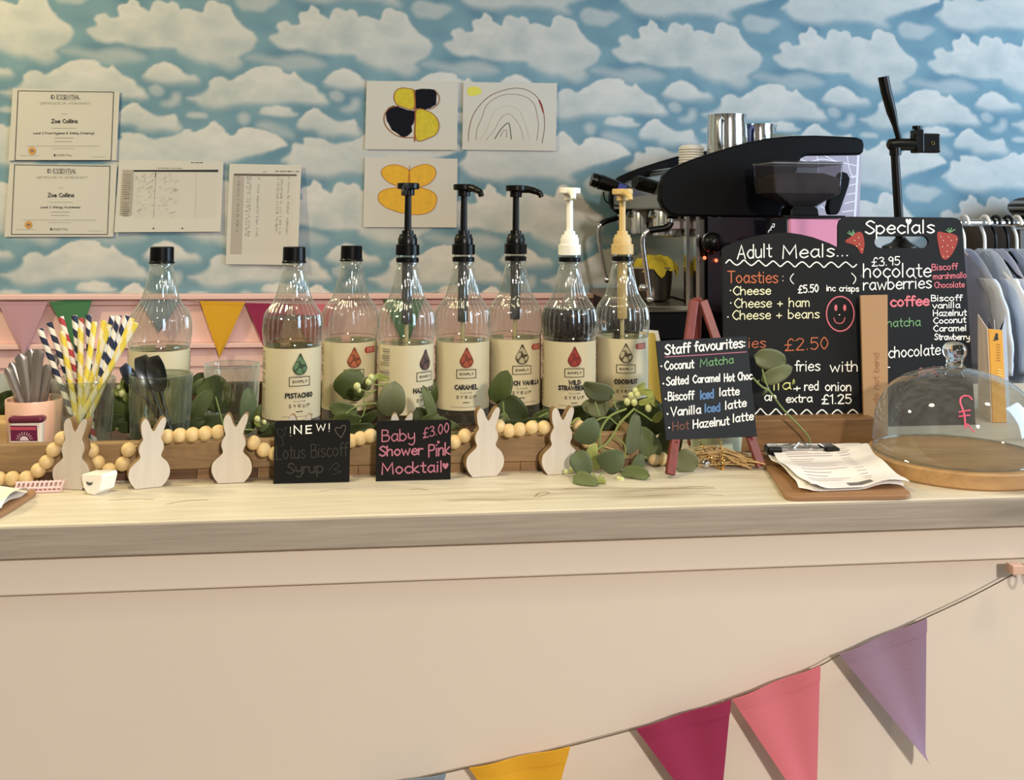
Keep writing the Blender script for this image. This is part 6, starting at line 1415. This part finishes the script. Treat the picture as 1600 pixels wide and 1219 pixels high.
for i, (px, hc, cc, ox, gl, hl) in enumerate(HANG):
    xr = onY(px, 348, YR).x; hm_ = WHTP if hc == 'white' else BLKP
    zs = zr-.070                                       # where the hook meets the arms
    t = thing('coat_hanger', hl, 'hanger', (xr, YR, zs), 0, 'hangers on the rail')
    hk = [(xr, YR-.020, zr-.004), (xr, YR-.019, zr+.006), (xr, YR-.010, zr+.0155), (xr, YR+.004, zr+.0165), (xr, YR+.016, zr+.008), (xr, YR+.017, zr-.006), (xr, YR+.006, zr-.022), (xr, YR, zr-.038), (xr, YR, zs)]
    MB().tube(catmull(hk, 6), .0042, 10).build('hook', hm_ if hc == 'black' else WHTP, t)
    MB().tube(catmull([(xr, YR-.120, zs-.074), (xr, YR-.07, zs-.042), (xr, YR-.02, zs-.008), (xr, YR, zs), (xr, YR+.02, zs-.008), (xr, YR+.07, zs-.042), (xr, YR+.120, zs-.074)], 5), .006, 10).build('arms', hm_, t)
    g = thing('hanging_garment', gl, 'garment', (xr, YR, zs-.5), 0, 'pale garments on the rail'); sd = i*1.7; LEN = (.46, .40, .44, .30, .17)[i]; TH = .0105
    def body(u, v, h):
        a = u*2*math.pi; t_ = min(1, v/.3); w_ = max(0, (v-.3)/.7)
        half = .028+.104*t_**.85+.014*w_; zz = zs+.006-.088*t_**1.3-LEN*w_
        th = TH*(.45+.55*t_)*(1+.20*math.sin(5*a+sd+2*w_)+.17*math.sin(9*a+sd*2+4*v))
        return Vector((xr+ox*w_+th*math.cos(a), YR+half*math.sin(a)*(1+.03*math.sin(7*v+sd)), zz))
    MB().slab(lambda u, v, h: body(u, v, 0), 64, 26, .0).build('body', SH[cc], g, recalc=False, angle=180)
    for s in (-1, 1):                                 # sleeves hang from the shoulder points
        ps = catmull([Vector((xr, YR+s*.090, zs-.062)), Vector((xr+.001, YR+s*.120, zs-.092)), Vector((xr+.002, YR+s*.142, zs-.14)), Vector((xr+.002, YR+s*.158, zs-.20)), Vector((xr, YR+s*.160, zs-.28))][:5 if LEN > .2 else 4], 7); n = len(ps); rings = []
        for j, p in enumerate(ps):
            v = j/(n-1); rx = .0105+.0012*math.sin(13*v+sd); ry = .036-.010*v+.003*math.sin(17*v+sd)
            if v > .9: ry *= 1.12
            rings.append([p+Vector((rx*math.cos(q*math.pi/10)*(1+.18*math.sin(3*q+j*.6)), ry*math.sin(q*math.pi/10), 0)) for q in range(20)])
        MB().loft(rings, True, True).build('sleeve', SH[cc], g, angle=180)

# ------------------------------------------------------------------ book with orange spine, dark cabinet and striped basket
YB = 1.60
t = thing('standing_book', 'standing open book with orange spine and a small black bird mark', 'book', onY(1560, 690, YB)); t.location.z = TOP
sp_ = [onY(x, y, YB) for x, y in ((1545, 514), (1566.5, 516), (1574, 690), (1552, 690))]
zb = TOP+.0006; sp_[2].z = sp_[3].z = zb
ORG = mat('orange_cover', (208, 150, 48), .5)
MB().prism([sp_[3], sp_[2], sp_[1], sp_[0]], (0, .004, 0)).build('spine', ORG, t, bevel=.001)
tL = onY(1534, 492, YB+.09); tR = onY(1576, 494, YB+.09)
for s, a, b_, top in ((0, sp_[0], sp_[3], tL), (1, sp_[1], sp_[2], tR)):
    a = a+Vector((0, .002, 0)); b_ = b_+Vector((0, .002, 0))
    c = Vector((top.x+(.004 if s else -.002), YB+.10, zb)); q = [b_, c, Vector((top.x, YB+.10, top.z)), a]
    MB().prism(q, (.0015 if s else -.0015, 0, 0)).build('cover', mat('pale_cover', (222, 206, 196), .5) if s == 0 else mat('silver_cover', (196, 200, 206), .3, .4), t)
for k, (x, yt, xe) in enumerate(((1551, 505, 1544), (1554, 503, 1553), (1562, 505, 1568))):
    a = onY(x, 514, YB+.006); e = onY(xe, yt-4, YB+.085); q = [Vector((a.x, a.y, zb)), Vector((e.x, e.y, zb)), e, a]
    MB().prism(q, (.0008, 0, 0)).build('page', mat('dark_page', (54, 46, 62), .6) if k != 1 else PAPER, t)
pl = Plane(sp_[3], sp_[2], sp_[0]); b = MB()
pl.blob(b, [(1555, 522.5), (1557.5, 520.6), (1559.3, 522.5), (1558.7, 525.5), (1559.8, 529), (1558.6, 531.6), (1556, 531.4), (1554, 532.6), (1550.8, 532.2), (1554, 530.4), (1553.4, 527), (1555.2, 525.3)])
b.build('bird_mark', INK, t); b = MB()
for i in range(7): pl.line(b, [(1557+.1*i, 538+i*4.2), (1562+.1*i, 538.4+i*4.2)], .0012, .0007, False)
b.build('title_marks', mat('spine_brown', (156, 96, 30), .6), t); b = MB()
for i in range(7): pl.line(b, [(1558.5+.3*i, 577+i*4), (1565+.3*i, 579+i*4)], .0014, .0007, False)
b.build('pale_marks', mat('spine_cream', (238, 206, 120), .6), t)
t = thing('wooden_cabinet', 'dark brown cabinet behind the hanging garments', 'cabinet', (2.2, 3.0, 0))
cxl = onY(1583, 400, 2.86).x; ctop = onY(1590, 343, 2.86).z
CAB = wood('dark_cabinet_wood', (84, 60, 34), (44, 38, 24), (14, 14, 1.4), 5, .45)
MB().bb((cxl, 2.86, 0), (cxl+.6, WALL-.03, ctop)).build('carcass', CAB, t, bevel=.003)
for k in range(2):
    d = MB().bb((cxl+.01+k*.292, 2.842, .06), (cxl+.292+k*.292, 2.8598, ctop-.03)).build('door', CAB, t, bevel=.003)
    MB().ball((cxl+.27+k*.05, 2.832, ctop*.6), .012, 14, 9).build('knob', CHROME, d)
c = Vector((onY(1583, 320, 2.98).x+.117, 2.98, ctop+.0005)); t = thing('striped_basket', 'black and grey banded basket on top of the dark cabinet', 'basket', c)
H = onY(1600, 304, 2.95).z-ctop; b = MB(); g = MB(); R0 = .115; n = 8; pr = lambda q: R0*np.interp(q, [0, .2, .45, .65, .85, 1], [.74, .90, 1.0, .97, .78, .40])
for k in range(n): (b if k % 2 == 0 else g).lathe([(pr(k/n), H*k/n), (pr((k+.5)/n)*1.01, H*(k+.5)/n), (pr((k+1)/n), H*(k+1)/n)], 40, c)
b.build('dark_bands', mat('basket_black', (30, 32, 38), .6), t); g.build('grey_bands', mat('basket_grey', (150, 150, 154), .6), t)
t = thing('yellow_folder', 'yellow and white folder leaning behind the coconut syrup bottle', 'folder', onY(1022, 640, 1.80)); t.location.z = TOP
q = [onY(x, y, 1.80) for x, y in ((1004, 660), (1046, 660), (1030, 524), (1006, 522))]; q[0].z = q[1].z = TOP+.0005; q[2].y = q[3].y = 1.83
MB().prism(q, (0, .004, 0)).build('yellow_cover', mat('folder_yellow', (196, 168, 70), .6), t)
MB().prism([p+Vector((.008, .006, .004)) for p in (q[0]-Vector((0, 0, .004)), q[1]-Vector((0, 0, .004)), q[2], q[3])], (0, .001, 0)).build('sheets', PAPER, t)
